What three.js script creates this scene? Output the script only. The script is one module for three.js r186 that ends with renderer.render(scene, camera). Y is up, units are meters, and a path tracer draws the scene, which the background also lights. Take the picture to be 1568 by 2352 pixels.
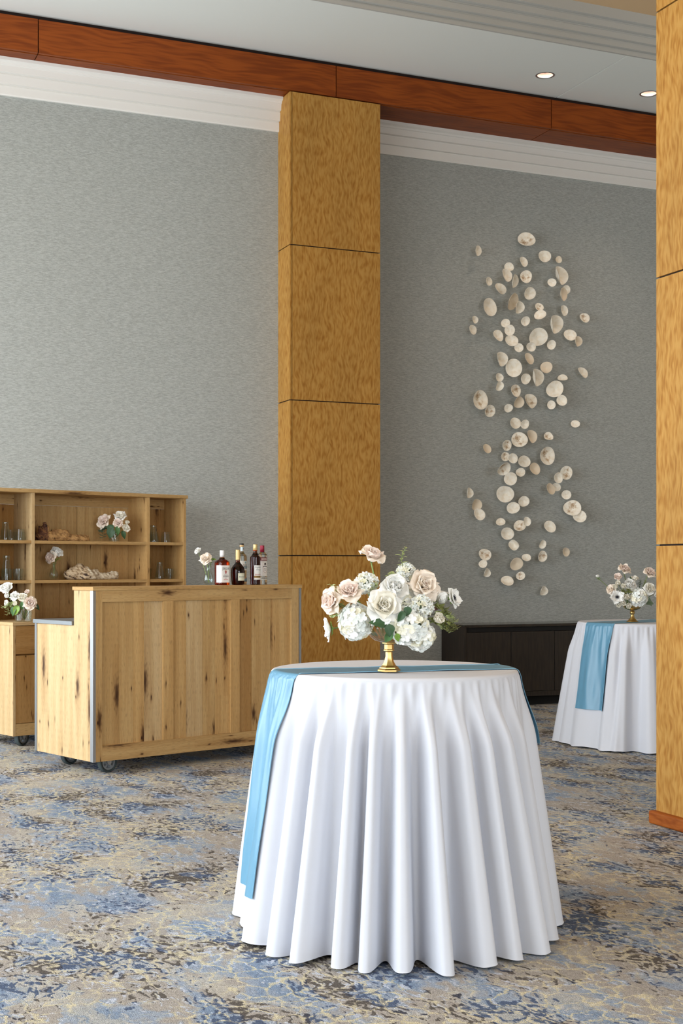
import * as THREE from 'three';
import { RoundedBoxGeometry } from 'three/addons/geometries/RoundedBoxGeometry.js';
import { MarchingCubes } from 'three/addons/objects/MarchingCubes.js';
import { mergeGeometries, mergeVertices, toCreasedNormals } from 'three/addons/utils/BufferGeometryUtils.js';
import { RectAreaLightUniformsLib } from 'three/addons/lights/RectAreaLightUniformsLib.js';

// ---------------------------------------------------------------- camera, sky, lights, exposure
const W = 1568, H = 2352;
const scene = new THREE.Scene();
const renderer = new THREE.WebGLRenderer({ antialias: true });
renderer.toneMapping = THREE.LinearToneMapping;
renderer.toneMappingExposure = 1.11;
renderer.shadowMap.enabled = true;
RectAreaLightUniformsLib.init();
const camera = new THREE.PerspectiveCamera(2 * Math.atan(1176 / 3100) * 180 / Math.PI, W / H, 0.05, 100);
camera.position.set(0, 1.3, 0);
camera.lookAt(Math.sin(23 * Math.PI / 180), 1.3, -Math.cos(23 * Math.PI / 180));   // turned 23 degrees off the back wall's normal, held level
camera.setViewOffset(W, H, 0, -124, W, H);                                          // shift lens: the horizon lies below the middle
scene.add(camera);

scene.background = new THREE.Color().setRGB(0.80, 0.90, 1.0);                        // even overcast sky
scene.backgroundIntensity = 2.6;

// unseen windows: five light the left-facing sides, two added behind the viewer as fill
const WINDOW_Z = [-9.95, -7.7, -5.45, -3.2, -0.95];
const WINDOW_GLOW = [6.6, 5.6, 4.4, 2.8, 2.8];  // graded by window, weaker toward the viewer to spare the near cloth
const FILL_WINDOW_X = [1.6, 4.8];
const DAY = new THREE.Color().setRGB(0.94, 1.0, 1.05);
for (const [i, z] of WINDOW_Z.entries()) {
  const l = new THREE.RectAreaLight(DAY, WINDOW_GLOW[i], 1.9, 4.0);
  l.position.set(-2.86, 2.3, z); l.lookAt(0, 2.3, z); l.name = 'unseen_window_light'; scene.add(l);
}
for (const x of FILL_WINDOW_X) {  // added windows, fill for surfaces that face the viewer
  const l = new THREE.RectAreaLight(DAY, 6.5, 2.3, 3.2);
  l.position.set(x, 2.3, 4.86); l.lookAt(x, 2.3, 0); l.name = 'unseen_window_light'; scene.add(l);
}

// ---------------------------------------------------------------- helpers
const names = new Map();
function numbered(n) { const k = names.get(n) ?? 0; names.set(n, k + 1); return k ? n + '_' + String(k).padStart(3, '0') : n; }
function rng(seed) { let s = seed >>> 0; return () => { s = (s + 0x6d2b79f5) | 0; let t = Math.imul(s ^ (s >>> 15), 1 | s); t = (t + Math.imul(t ^ (t >>> 7), 61 | t)) ^ t; return ((t ^ (t >>> 14)) >>> 0) / 4294967296; }; }
function thing(name, label, category, [x, y, z] = [0, 0, 0], turn = 0, group) {
  const o = new THREE.Group(); o.name = numbered(name); o.position.set(x, y, z); o.rotation.y = turn;
  o.userData = { label, category }; if (group) o.userData.group = group; scene.add(o); return o;
}
function part(name, parent, x = 0, y = 0, z = 0, turn = 0) { const o = new THREE.Group(); o.name = name; o.position.set(x, y, z); o.rotation.y = turn; parent.add(o); return o; }
function add(name, geo, mat, parent, label) { const m = new THREE.Mesh(geo, mat); m.name = name; m.castShadow = m.receiveShadow = true; if (label) m.userData.label = label; parent.add(m); return m; }
function struct(name, label) { const o = new THREE.Group(); o.name = name; o.userData = { kind: 'structure', label }; scene.add(o); return o; }
const V = (x, y, z) => new THREE.Vector3(x, y, z);
const RIGHT = V(Math.cos(0.40143), 0, Math.sin(0.40143)), AWAY = V(Math.sin(0.40143), 0, -Math.cos(0.40143));   // the arrangements face the camera's side of the room
// uv in metres by the way each face points; grain runs along y ('v') or along the longer level axis ('h')
let uvShift = 0;
function metres(g, grain = 'v', ox = null, oy = null) {
  const p = g.attributes.position, n = g.attributes.normal, uv = new Float32Array(p.count * 2);
  uvShift += 0.371; const sx = ox ?? uvShift % 7, sy = oy ?? (uvShift * 1.73) % 5;
  for (let i = 0; i < p.count; i++) {
    const ax = Math.abs(n.getX(i)), ay = Math.abs(n.getY(i)), az = Math.abs(n.getZ(i)), x = p.getX(i), y = p.getY(i), z = p.getZ(i);
    let a, b;
    if (ay > ax && ay > az) { a = z; b = x; if (grain === 'z') [a, b] = [x, z]; }
    else if (ax > az) { a = z; b = y; if (grain !== 'v') [a, b] = [y, z]; }
    else { a = x; b = y; if (grain !== 'v') [a, b] = [y, x]; }
    uv[2 * i] = a + sx; uv[2 * i + 1] = b + sy;
  }
  g.setAttribute('uv', new THREE.BufferAttribute(uv, 2)); return g;
}
function bx(w, h, d, r = 0, grain = 'v', ox = null, oy = null) { return metres(r ? new RoundedBoxGeometry(w, h, d, 1, r) : new THREE.BoxGeometry(w, h, d), grain, ox, oy); }
// box between two corners
function span(x0, x1, y0, y1, z0, z1, r = 0, grain = 'v') { return bx(x1 - x0, y1 - y0, z1 - z0, r, grain).translate((x0 + x1) / 2, (y0 + y1) / 2, (z0 + z1) / 2); }
function lathe(points, seg = 40) { return new THREE.LatheGeometry(points.map(([x, y]) => new THREE.Vector2(Math.max(x, 1e-5), y)), seg); }
function tube(points, r, seg = 12, radial = 6) { return new THREE.TubeGeometry(new THREE.CatmullRomCurve3(points), seg, r, radial, false); }
const clamp = (x, a = 0, b = 1) => Math.min(b, Math.max(a, x)), mix = (a, b, t) => a + (b - a) * t, sstep = (a, b, x) => { const t = clamp((x - a) / (b - a)); return t * t * (3 - 2 * t); };
// gradient noise that repeats after px, py cells
function noiseMaker(seed) {
  const r = rng(seed), P = new Uint16Array(1024), p = Array.from({ length: 512 }, (_, i) => i);
  for (let i = 511; i > 0; i--) { const j = Math.floor(r() * (i + 1)); [p[i], p[j]] = [p[j], p[i]]; }
  for (let i = 0; i < 1024; i++) P[i] = p[i & 511];
  const gx = new Float32Array(512), gy = new Float32Array(512);
  for (let i = 0; i < 512; i++) { const a = r() * Math.PI * 2; gx[i] = Math.cos(a); gy[i] = Math.sin(a); }
  return (x, y, px, py) => {
    let xi = Math.floor(x), yi = Math.floor(y); const fx = x - xi, fy = y - yi;
    xi = ((xi % px) + px) % px; yi = ((yi % py) + py) % py; const x1 = (xi + 1) % px, y1 = (yi + 1) % py;
    const u = fx * fx * fx * (fx * (fx * 6 - 15) + 10), v = fy * fy * fy * (fy * (fy * 6 - 15) + 10);
    const a = P[P[xi & 511] + (yi & 511)], b = P[P[x1 & 511] + (yi & 511)], c = P[P[xi & 511] + (y1 & 511)], d = P[P[x1 & 511] + (y1 & 511)];
    const na = gx[a] * fx + gy[a] * fy, nb = gx[b] * (fx - 1) + gy[b] * fy, nc = gx[c] * fx + gy[c] * (fy - 1), nd = gx[d] * (fx - 1) + gy[d] * (fy - 1);
    const t = na + (nb - na) * u; return (t + (nc + (nd - nc) * u - t) * v) * 1.5;
  };
}
const N1 = noiseMaker(11), N2 = noiseMaker(23), N3 = noiseMaker(37), N4 = noiseMaker(51);
function fbm(n, u, v, px, py, oct) { let s = 0, a = 0.5; for (let i = 0; i < oct; i++) { s += a * n(u * px, v * py, px, py); px *= 2; py *= 2; a *= 0.5; } return s; }
// texture of w x h pixels that covers mw x mh metres
function texture(w, h, mw, mh, fn, srgb = true) {
  const d = new Uint8Array(w * h * 4), c = [0, 0, 0];
  for (let j = 0, o = 0; j < h; j++) for (let i = 0; i < w; i++, o += 4) {
    fn(i / w, j / h, c); d[o] = clamp(c[0], 0, 255); d[o + 1] = clamp(c[1], 0, 255); d[o + 2] = clamp(c[2], 0, 255); d[o + 3] = 255;
  }
  const t = new THREE.DataTexture(d, w, h, THREE.RGBAFormat); t.wrapS = t.wrapT = THREE.RepeatWrapping; t.magFilter = THREE.LinearFilter; t.minFilter = THREE.LinearMipmapLinearFilter; t.generateMipmaps = true;
  if (srgb) t.colorSpace = THREE.SRGBColorSpace; t.repeat.set(1 / mw, 1 / mh); t.needsUpdate = true; return t;
}
const lerp3 = (c, a, b, t) => { c[0] = a[0] + (b[0] - a[0]) * t; c[1] = a[1] + (b[1] - a[1]) * t; c[2] = a[2] + (b[2] - a[2]) * t; };
const into = (c, b, t) => lerp3(c, c, b, t);
// ---------------------------------------------------------------- materials
const rt = rng(5);
// printed carpet: taupe and blue-grey clouds, a cream crackle web, ragged navy flecks
function cells(seed, n) { const r = rng(seed), p = new Float32Array(n * n * 2); for (let i = 0; i < p.length; i++) p[i] = r(); return p; }
const CELL = cells(77, 42), CN = 42;
function crackle(u, v) {
  const x = u * CN, y = v * CN, xi = Math.floor(x), yi = Math.floor(y); let a = 9, b = 9;
  for (let j = -1; j < 2; j++) for (let i = -1; i < 2; i++) {
    const cx = (xi + i + CN) % CN, cy = (yi + j + CN) % CN, k = 2 * (cy * CN + cx), dx = xi + i + CELL[k] - x, dy = yi + j + CELL[k + 1] - y, d = Math.sqrt(dx * dx + dy * dy);
    if (d < a) { b = a; a = d; } else if (d < b) b = d;
  }
  return b - a;
}
const TAUPE = [165, 158, 150], SLATE = [120, 139, 163], PALE = [194, 199, 211], CREAM = [212, 201, 166], NAVY = [46, 53, 78], OLIVE = [92, 86, 80], SAND = [184, 178, 166], MIST = [150, 160, 174];
const carpetMap = texture(2048, 2048, 3.2, 3.2, (u, v, c) => {
  const n18 = N4(u * 18, v * 18, 18, 18), n60 = N3(u * 70, v * 70, 70, 70), fray = N1(u * 260, v * 400, 260, 400), hair = N4(u * 180, v * 500, 180, 500);
  const wu = u + 0.010 * n18 + 0.006 * n60 + 0.0022 * fray, wv = v + 0.010 * N2(u * 18, v * 18, 18, 18) + 0.004 * N4(u * 70, v * 70, 70, 70) + 0.0012 * fray;
  const region = fbm(N1, u, v, 6, 9, 3), blue = fbm(N2, wu, wv, 9, 17, 4), sand = fbm(N3, wu, wv, 8, 14, 3), webby = fbm(N4, u, v, 5, 5, 2);
  const streak = N1(wu * 46, wv * 110, 46, 110), fine = N2(wu * 110, wv * 260, 110, 260);
  lerp3(c, TAUPE, MIST, sstep(-0.10, 0.12, blue + 0.25 * streak));
  into(c, SLATE, 0.8 * sstep(0.14, 0.30, blue + 0.20 * streak + 0.12 * fine));
  into(c, PALE, 0.85 * sstep(0.08, 0.36, streak * 0.6 + fine * 0.55 + region * 0.55 + 0.25 * hair - 0.05));
  into(c, SAND, 0.7 * sstep(0.06, 0.28, sand + 0.16 * fine + 0.10 * streak));
  const w = crackle(wu, wv), web = sstep(0.03, 0.13, w);
  into(c, CREAM, 0.8 * (1 - sstep(0.04, 0.15, w + 0.10 * fine + 0.08 * fray)) * sstep(-0.24, 0.04, webby + 0.18 * streak + 0.1 * n18));
  const dark = N4(wu * 84, wv * 160, 84, 160) * 0.72 + fine * 0.46 + hair * 0.26 + region * 1.25 + 0.40 * N2(u * 13, v * 20, 13, 20);
  into(c, blue > -0.06 ? NAVY : OLIVE, 0.92 * sstep(0.30, 0.38, dark) * mix(0.35, 1, web));
  into(c, blue > 0 ? SLATE : OLIVE, 0.45 * sstep(0.24, 0.36, dark) * web);
  const k = 1 + (rt() - 0.5) * 0.36 + 0.08 * fray; c[0] *= k; c[1] *= k; c[2] *= k * (1 + (rt() - 0.5) * 0.08);
});
const pileBump = texture(512, 512, 0.35, 0.35, (u, v, c) => { c[0] = c[1] = c[2] = 128 + 70 * N1(u * 110, v * 110, 110, 110) + 60 * (rt() - 0.5); }, false);
// wallpaper: linen of broken horizontal dashes
const dash = (u, v) => {
  const row = Math.floor(v * 240), sh = ((row * 7919) % 97) / 97;
  return N2((u + sh) * 40, v * 240, 40, 240) * 0.62 + N3((u + sh * 0.7) * 110, v * 480, 110, 480) * 0.5 + N1(u * 14, v * 100, 14, 100) * 0.12;
};
const paperMap = texture(1024, 1024, 1.5, 1.5, (u, v, c) => {
  const t = 0.5 + 0.9 * dash(u, v) + 0.22 * (rt() - 0.5);
  lerp3(c, [146, 149, 144], [180, 183, 179], clamp(t));
});
const paperBump = texture(1024, 1024, 1.5, 1.5, (u, v, c) => { c[0] = c[1] = c[2] = 128 + 100 * dash(u, v); }, false);
// figured reddish-gold veneer, mottled along the grain
const veneer = (u, v, c, dark, light, deep) => {
  const w = 0.025 * N1(u * 6, v * 8, 6, 8), x = u + w + 0.007 * N3(u * 16, v * 30, 16, 30);
  const fl = N2(x * 52, v * 26, 52, 26) * 0.8 + N4(x * 96, v * 48, 96, 48) * 0.55 + N3(x * 180, v * 60, 180, 60) * 0.3, zone = 0.5 + 1.0 * fbm(N1, u, v, 5, 3, 2);
  lerp3(c, light, dark, clamp(sstep(-0.7, 0.95, fl)));
  into(c, deep, 0.38 * sstep(0.25, 0.8, fl) * clamp(zone));
  const g = 1 + 0.04 * N1(x * 300, v * 14, 300, 14) + 0.06 * fbm(N4, u, v, 4, 3, 2); c[0] *= g; c[1] *= g; c[2] *= g;
};
const veneerMap = texture(1024, 2048, 1.1, 2.2, (u, v, c) => veneer(u, v, c, [160, 110, 46], [184, 139, 72], [134, 84, 30]));
const shadedBeamMap = texture(512, 1024, 0.9, 2.6, (u, v, c) => {  // same wood as the veneer, darkened: shade put into the colour
  const f = N2(u * 40 + 2 * N1(u * 4, v * 6, 4, 6), v * 8, 40, 8) * 0.6 + N3(u * 90, v * 14, 90, 14) * 0.35 + fbm(N1, u, v, 3, 4, 3) * 0.8;
  lerp3(c, [146, 72, 22], [118, 54, 15], sstep(-0.5, 0.6, f));
});
// knotty oak
const KNOTS = (() => { const r = rng(91), k = []; for (let i = 0; i < 40; i++) { const big = r() < 0.2; k.push([r(), r(), (big ? 0.011 : 0.004) * (0.7 + r()), (big ? 0.030 : 0.007) * (0.7 + r()), big ? 0.85 : 0.7 + 0.3 * r()]); } return k; })();
const oak = (u, v, c, pale, mid, knotsK) => {
  let bend = 0, dk = 0, halo = 0;
  for (const [kx, ky, rx, ry, s] of KNOTS) {
    let dx = u - kx, dy = v - ky; dx -= Math.round(dx); dy -= Math.round(dy);
    if (Math.abs(dx) > 0.1 || Math.abs(dy) > 0.16) continue;
    const q = (dx / rx) ** 2 + (dy / ry) ** 2; bend += Math.sign(dx) * rx * 1.2 * Math.exp(-((dy / ry / 2.2) ** 2)) * Math.exp(-Math.abs(dx) / rx / 3);
    const rag = 1 + 0.8 * N1(u * 120, v * 60, 120, 60);
    dk += s * Math.exp(-q * 1.3 * rag); halo += s * Math.exp(-((dx / rx / 1.6) ** 2) - ((dy / ry / 4.5) ** 2));
  }
  const x = u - bend, g = N2(x * 130, v * 5, 130, 5) * 0.5 + N3(x * 300, v * 14, 300, 14) * 0.4 + N4(x * 22, v * 2, 22, 2) * 0.7 + 0.25 * N1(x * 7, v * 1, 7, 1);
  lerp3(c, pale, mid, sstep(-0.7, 0.8, g));
  into(c, [150, 112, 70], clamp(halo * 0.42 * (0.7 + 0.6 * N2(u * 90, v * 12, 90, 12))) * knotsK);
  into(c, [62, 38, 22], clamp(dk * 1.1) * knotsK);
  const p = 1 - 0.10 * sstep(0.25, 0.5, N1(u * 420, v * 50, 420, 50)); c[0] *= p; c[1] *= p; c[2] *= p;
};
const oakMap = texture(1024, 2048, 1.0, 2.0, (u, v, c) => oak(u, v, c, [206, 178, 134], [190, 158, 112], 1));
const espressoMap = texture(512, 512, 0.8, 0.8, (u, v, c) => { const f = N2(u * 60, v * 4, 60, 4) * 0.6 + N1(u * 140, v * 9, 140, 9) * 0.5; lerp3(c, [50, 40, 31], [30, 23, 18], sstep(-0.6, 0.6, f)); });
// clay stains
const stainTex = [0, 1, 2].map((k) => texture(256, 256, 1, 1, (u, v, c) => {
  const x = u * 2 - 1, y = v * 2 - 1, n = fbm([N1, N2, N3][k], u, v, 5, 5, 4), m = fbm(N4, u, v, 14, 14, 3);
  c[0] = 250; c[1] = 243; c[2] = 228; into(c, [240, 228, 206], sstep(-0.2, 0.4, n) * 0.8);
  if (k === 1) into(c, [228, 210, 184], 0.75);
  if (k === 2) { const b = Math.exp(-((x - 0.1) ** 2 * 3.2 + (y - 0.42) ** 2 * 5)) + 0.7 * Math.exp(-((x + 0.4) ** 2 * 6 + (y + 0.35) ** 2 * 5)); into(c, [160, 124, 86], 0.8 * sstep(0.30, 1.0, b * 0.85 + n * 0.6 + m * 0.45)); }
}));
const std = (o) => new THREE.MeshStandardMaterial(o), phy = (o) => new THREE.MeshPhysicalMaterial(o);
const rgb = (r, g, b) => new THREE.Color().setRGB(r, g, b);
const tint = (m, c) => { const k = m.clone(); k.color = new THREE.Color(c); return k; };
const M = {};
M.carpet = phy({ map: carpetMap, color: '#ffffff', specularIntensity: 0.2, roughness: 1, bumpMap: pileBump, bumpScale: 0.004 });
M.paper = std({ map: paperMap, roughness: 0.62, bumpMap: paperBump, bumpScale: 0.0006 });
M.veneer = phy({ map: veneerMap, roughness: 0.5, specularIntensity: 0.35 });
M.beam = phy({ map: shadedBeamMap, roughness: 0.5, specularIntensity: 0.35 });
M.groove = std({ color: '#1c0d06', roughness: 0.9 });
M.redBase = tint(M.veneer, '#dba27a');
M.white = std({ color: '#e6e3dd', roughness: 0.55 });
M.ceiling = std({ color: '#e9ece7', roughness: 0.9 });
M.tanCeiling = std({ color: '#d8b88f', roughness: 0.9 });
M.moulding = std({ color: '#bcbbb5', roughness: 0.6 });  // grey includes the moulding's shade, put into the colour
M.plaster = std({ color: '#e2dccf', roughness: 0.9 });
M.frame = std({ color: '#4a4a4a', roughness: 0.5, metalness: 0.4 });
M.pane = phy({ color: '#ffffff', roughness: 0.02, transmission: 1, thickness: 0, ior: 1.5 });
M.terrace = std({ color: '#77736c', roughness: 0.95 });
M.oak = phy({ map: oakMap, roughness: 0.5, specularIntensity: 0.5 });
M.oakTan = tint(M.oak, '#f4ead6'); M.oakDark = tint(M.oak, '#dcc7a8'); M.oakWarm = tint(M.oak, '#fbeed6'); M.oakDeep = tint(M.oak, '#d2b890');
M.steel = std({ color: '#b9bcc0', roughness: 0.38, metalness: 1 });
M.zinc = std({ color: '#94989b', roughness: 0.45, metalness: 0.9 });
M.tyre = std({ color: '#3b4648', roughness: 0.7 });
M.hub = std({ color: '#8e9499', roughness: 0.45, metalness: 0.3 });
M.bolt = std({ color: '#c8cacc', roughness: 0.3, metalness: 1 });
M.espresso = std({ map: espressoMap, roughness: 0.45 });
M.espressoTop = std({ map: espressoMap, roughness: 0.14 });
M.black = std({ color: '#0b0908', roughness: 0.8 });
M.cloth = phy({ color: '#d3d5dc', roughness: 0.95, specularIntensity: 0.4, side: THREE.DoubleSide });
M.satin = phy({ color: '#6195b1', roughness: 0.33, anisotropy: 0.4, side: THREE.DoubleSide });
M.satinStitch = std({ color: '#8cc0da', roughness: 0.7 });
M.brass = std({ color: '#c2a468', roughness: 0.34, metalness: 1 });
M.clay = [0, 1, 2].map((k) => std({ map: stainTex[k], roughness: 0.75, side: THREE.DoubleSide }));
M.pin = std({ color: '#cfcac2', roughness: 0.35, metalness: 0.7 });
M.glass = phy({ color: '#f4f8f8', roughness: 0.03, transmission: 1, thickness: 0, ior: 1.5 });
M.bowlGlass = phy({ color: '#f6e9c8', roughness: 0.05, transmission: 1, thickness: 0, ior: 1.9 });
M.amber = phy({ color: '#ffffff', roughness: 0.02, transmission: 1, thickness: 0.08, ior: 1.4, attenuationColor: new THREE.Color('#c8701c'), attenuationDistance: 0.05 });
M.darkAmber = phy({ color: '#ffffff', roughness: 0.02, transmission: 1, thickness: 0.08, ior: 1.4, attenuationColor: new THREE.Color('#8a3410'), attenuationDistance: 0.035 });
M.clearLiquid = phy({ color: '#ffffff', roughness: 0.02, transmission: 1, thickness: 0.06, ior: 1.38, attenuationColor: new THREE.Color('#e6eee6'), attenuationDistance: 0.2 });
M.capWhite = std({ color: '#ececec', roughness: 0.4 }); M.capGold = std({ color: '#d9bf83', roughness: 0.35, metalness: 0.35 }); M.capRed = std({ color: '#8e1230', roughness: 0.3, metalness: 0.3 });
M.capBlack = std({ color: '#141414', roughness: 0.5 }); M.cork = std({ color: '#c9a777', roughness: 0.8 }); M.orange = std({ color: '#c9562b', roughness: 0.5 });
const petalMat = (c, t = 0.25) => phy({ color: c, roughness: 0.75, transmission: t, thickness: 0, side: THREE.DoubleSide, sheen: 0.2, sheenRoughness: 0.6 });
M.blush = petalMat('#fbeade', 0.14); M.blushDeep = petalMat('#f5d8c8', 0.14); M.peach = petalMat('#fcefdf', 0.14); M.ivory = petalMat('#fdf8ea', 0.14); M.ivoryDeep = petalMat('#f8eed2', 0.14); M.whitePetal = petalMat('#fdfcf7', 0.14);
M.coolPetal = petalMat('#f8fbf7', 0.12); M.creamPetal = petalMat('#fbf7e2', 0.12); M.dusty = petalMat('#b68b82'); M.limeHeart = std({ color: '#8d9d55', roughness: 0.8 }); M.inky = std({ color: '#1b1c26', roughness: 0.8 });
const leafMat = (c) => phy({ color: c, roughness: 0.5, transmission: 0.12, thickness: 0, side: THREE.DoubleSide });
M.leaf = leafMat('#4d7440'); M.leafDark = leafMat('#33542f'); M.leafOlive = leafMat('#8d9154'); M.leafPale = leafMat('#b3bd83'); M.leafBright = leafMat('#7fa23e'); M.leafSage = leafMat('#6f8468'); M.stem = std({ color: '#7f9450', roughness: 0.6 }); M.stemDark = std({ color: '#56613a', roughness: 0.6 });
M.lamp = std({ color: '#fff4ea', emissive: new THREE.Color('#fff0e4'), emissiveIntensity: 0.45, roughness: 0.6 });
M.reflector = std({ color: '#b9a9a0', roughness: 0.35, metalness: 0.7 });
// ---------------------------------------------------------------- the room
function structMesh(name, geo, mat, label) { const m = add(name, geo, mat, scene); m.userData = { kind: 'structure', label }; return m; }
structMesh('floor', span(-3.2, 13.2, -0.12, 0, -11.6, 5.2), M.carpet, 'carpet in taupe, slate blue and cream with ragged navy flecks');
const WALL_A = -11.11, WALL_B = -11.32, PIL_Z = -10.82, BEAM_LOW = 5.376, BEAM_TOP = 5.66, CEIL = 5.685;
structMesh('wall_back', span(-3.2, 4.5, 0, 6.2, -11.6, WALL_A), M.paper, 'grey linen-textured wallpaper behind the bar');
structMesh('wall_alcove', span(4.5, 13.2, 0, 6.2, -11.6, WALL_B), M.paper, 'grey linen-textured wallpaper behind the clay shells');
structMesh('wall_right', span(13, 13.2, 0, 6.4, -11.32, 5.2), M.plaster, 'plain wall beyond the column');
// window walls, out of view: piers, sill and header with framed panes in the openings
function windowWall(name, label, along, at, centres, w, lo, hi, from, to, top) {
  const root = struct(name, label), put = (a0, a1, y0, y1) => add('pier', along === 'z' ? span(at - 0.2, at, y0, y1, a0, a1) : span(a0, a1, y0, y1, at, at + 0.2), M.plaster, root);
  put(from, to, 0, lo); put(from, to, hi, top);
  let a = from;
  for (const c of centres) { put(a, c - w / 2, lo, hi); a = c + w / 2; }
  put(a, to, lo, hi);
  for (const c of centres) {
    const win = struct('window_' + (++windowCount), 'tall framed window out of view, placed to light the room');
    win.position.set(along === 'z' ? at - 0.1 : c, 0, along === 'z' ? c : at + 0.1); win.rotation.y = along === 'z' ? Math.PI / 2 : 0;
    for (const s of [-1, 0, 1]) add('mullion', span(s * (w / 2 - 0.03) - 0.03, s * (w / 2 - 0.03) + 0.03, lo, hi, -0.04, 0.04), M.frame, win);
    for (const y of [lo, lo + (hi - lo) * 0.6, hi - 0.06]) for (const s of [0, 1]) add('rail', span(s ? 0.03 : -w / 2 + 0.06, s ? w / 2 - 0.06 : -0.03, y, y + 0.06, -0.035, 0.035), M.frame, win);
    for (const s of [0, 1]) add('pane', span(s ? 0.03 : -w / 2 + 0.06, s ? w / 2 - 0.06 : -0.03, lo + 0.06, hi - 0.06, -0.004, 0.004).scale(1, 1, 0.001), M.pane, win);
  }
}
let windowCount = 0;
windowWall('wall_left', 'unseen window wall, placed to light the room from the left', 'z', -3, WINDOW_Z, 2.0, 0.2, 4.4, -11.11, 5.2, 6.4);
windowWall('wall_front', 'wall behind the viewer with two added fill windows', 'x', 5, FILL_WINDOW_X, 2.4, 0.6, 4.0, -3, 13, 6.4);  // windows here are added as fill
structMesh('ground', span(-40, -3.25, -0.3, -0.12, -40, 40), M.terrace, 'unseen terrace ground outside the windows, placed to cut light from below');  // out of view, kept dark to hold upward light off the ceiling

// ceilings: a low strip of two panels along the beam, a stepped moulding, a higher tan field
const ceil = struct('ceiling', 'pale ceiling strip with two recessed lights');
const LIGHTS = [[6.386, -10.39], [7.52, -10.42]], CEIL_EDGE = -9.72, SEAM = 6.79;
function ceilingPanel(x0, x1, lights) {
  const s = new THREE.Shape(); s.moveTo(x0, -11.6); s.lineTo(x1, -11.6); s.lineTo(x1, CEIL_EDGE); s.lineTo(x0, CEIL_EDGE); s.closePath();
  for (const [x, z] of lights) { const h = new THREE.Path(); h.absarc(x, z, 0.074, 0, Math.PI * 2, true); s.holes.push(h); }
  add('panel', new THREE.ExtrudeGeometry(s, { depth: 0.16, bevelEnabled: false, curveSegments: 40 }).rotateX(Math.PI / 2).translate(0, CEIL + 0.16, 0).scale(1, 1, 1), M.ceiling, ceil);
}
// the shape lies in x and z: after the turn about x its y becomes z
ceilingPanel(-3.2, SEAM - 0.0045, [LIGHTS[0]]); ceilingPanel(SEAM + 0.0045, 13.2, [LIGHTS[1]]);
add('backing', span(SEAM - 0.05, SEAM + 0.05, CEIL + 0.165, CEIL + 0.2, -11.6, CEIL_EDGE - 0.02), M.groove, ceil);
structMesh('ceiling_upper', span(-3.2, 13.2, 6.0, 6.2, -10.0, 5.2), M.tanCeiling, 'higher tan ceiling field');
const cove = new THREE.Shape();
cove.moveTo(0, 0); for (const [a, b] of [[0.02, 0.0], [0.022, 0.03], [0.014, 0.034], [0.014, 0.042], [0.045, 0.046], [0.047, 0.085], [0.038, 0.09], [0.04, 0.10], [0.070, 0.104], [0.075, 0.15], [0.066, 0.155], [0.07, 0.165], [0.105, 0.17], [0.11, 0.215], [0.1, 0.22], [0.105, 0.23], [0.14, 0.235], [0.145, 0.28], [0.15, 0.32], [0, 0.32]]) cove.lineTo(a, b);
structMesh('trim_1', new THREE.ExtrudeGeometry(cove, { depth: 16.4, bevelEnabled: false }).rotateY(-Math.PI / 2).scale(1, 1, 1).translate(13.2, CEIL, CEIL_EDGE), M.moulding, 'stepped moulding between the two ceiling heights, its shade put into the grey');

// wooden beam: front boards and mitred soffit boards, a shadow gap over it
const beam = struct('beam', 'reddish wooden beam under the ceiling, darkened to carry its shade');
const BX = [-3.0, -0.6, 1.975, 4.543, 6.718, 9.1, 11.4, 13.0];
for (let i = 0; i + 1 < BX.length; i++) {
  const a = BX[i] + 0.004, b = BX[i + 1] - 0.004;
  add('board', span(a, b, BEAM_LOW + 0.004, BEAM_TOP - 0.012, PIL_Z - 0.03, PIL_Z, 0, 'h'), M.beam, beam);
  add('soffit_board', span(a, b, BEAM_LOW, BEAM_LOW + 0.02, PIL_Z - 0.5, PIL_Z - 0.036, 0, 'h').translate(0, 0, 0), M.beam, beam);
}
add('core', span(-3.0, 13.0, BEAM_LOW + 0.012, BEAM_TOP + 0.03, PIL_Z - 0.5, PIL_Z - 0.033), M.groove, beam);
// white crown mouldings of three fascias
function crown(name, x0, x1, zWall, label) {
  const s = new THREE.Shape(); s.moveTo(0, 0);
  for (const [a, b] of [[0.018, 0.0], [0.024, 0.010], [0.026, 0.076], [0.020, 0.080], [0.020, 0.085], [0.046, 0.088], [0.052, 0.158], [0.045, 0.162], [0.045, 0.168], [0.074, 0.172], [0.082, 0.222], [0.092, 0.226], [0.098, 0.240], [0.122, 0.252], [0.125, 0.276], [0, 0.276]]) s.lineTo(a, b);
  structMesh(name, new THREE.ExtrudeGeometry(s, { depth: x1 - x0, bevelEnabled: false }).rotateY(-Math.PI / 2).translate(x1, BEAM_LOW - 0.276, zWall), M.white, label);
}
crown('trim_2', -3.0, 4.113, WALL_A, 'white crown moulding over the bar wall');
crown('trim_3', 4.963, 13.0, WALL_B, 'white crown moulding over the shell wall');

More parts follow.
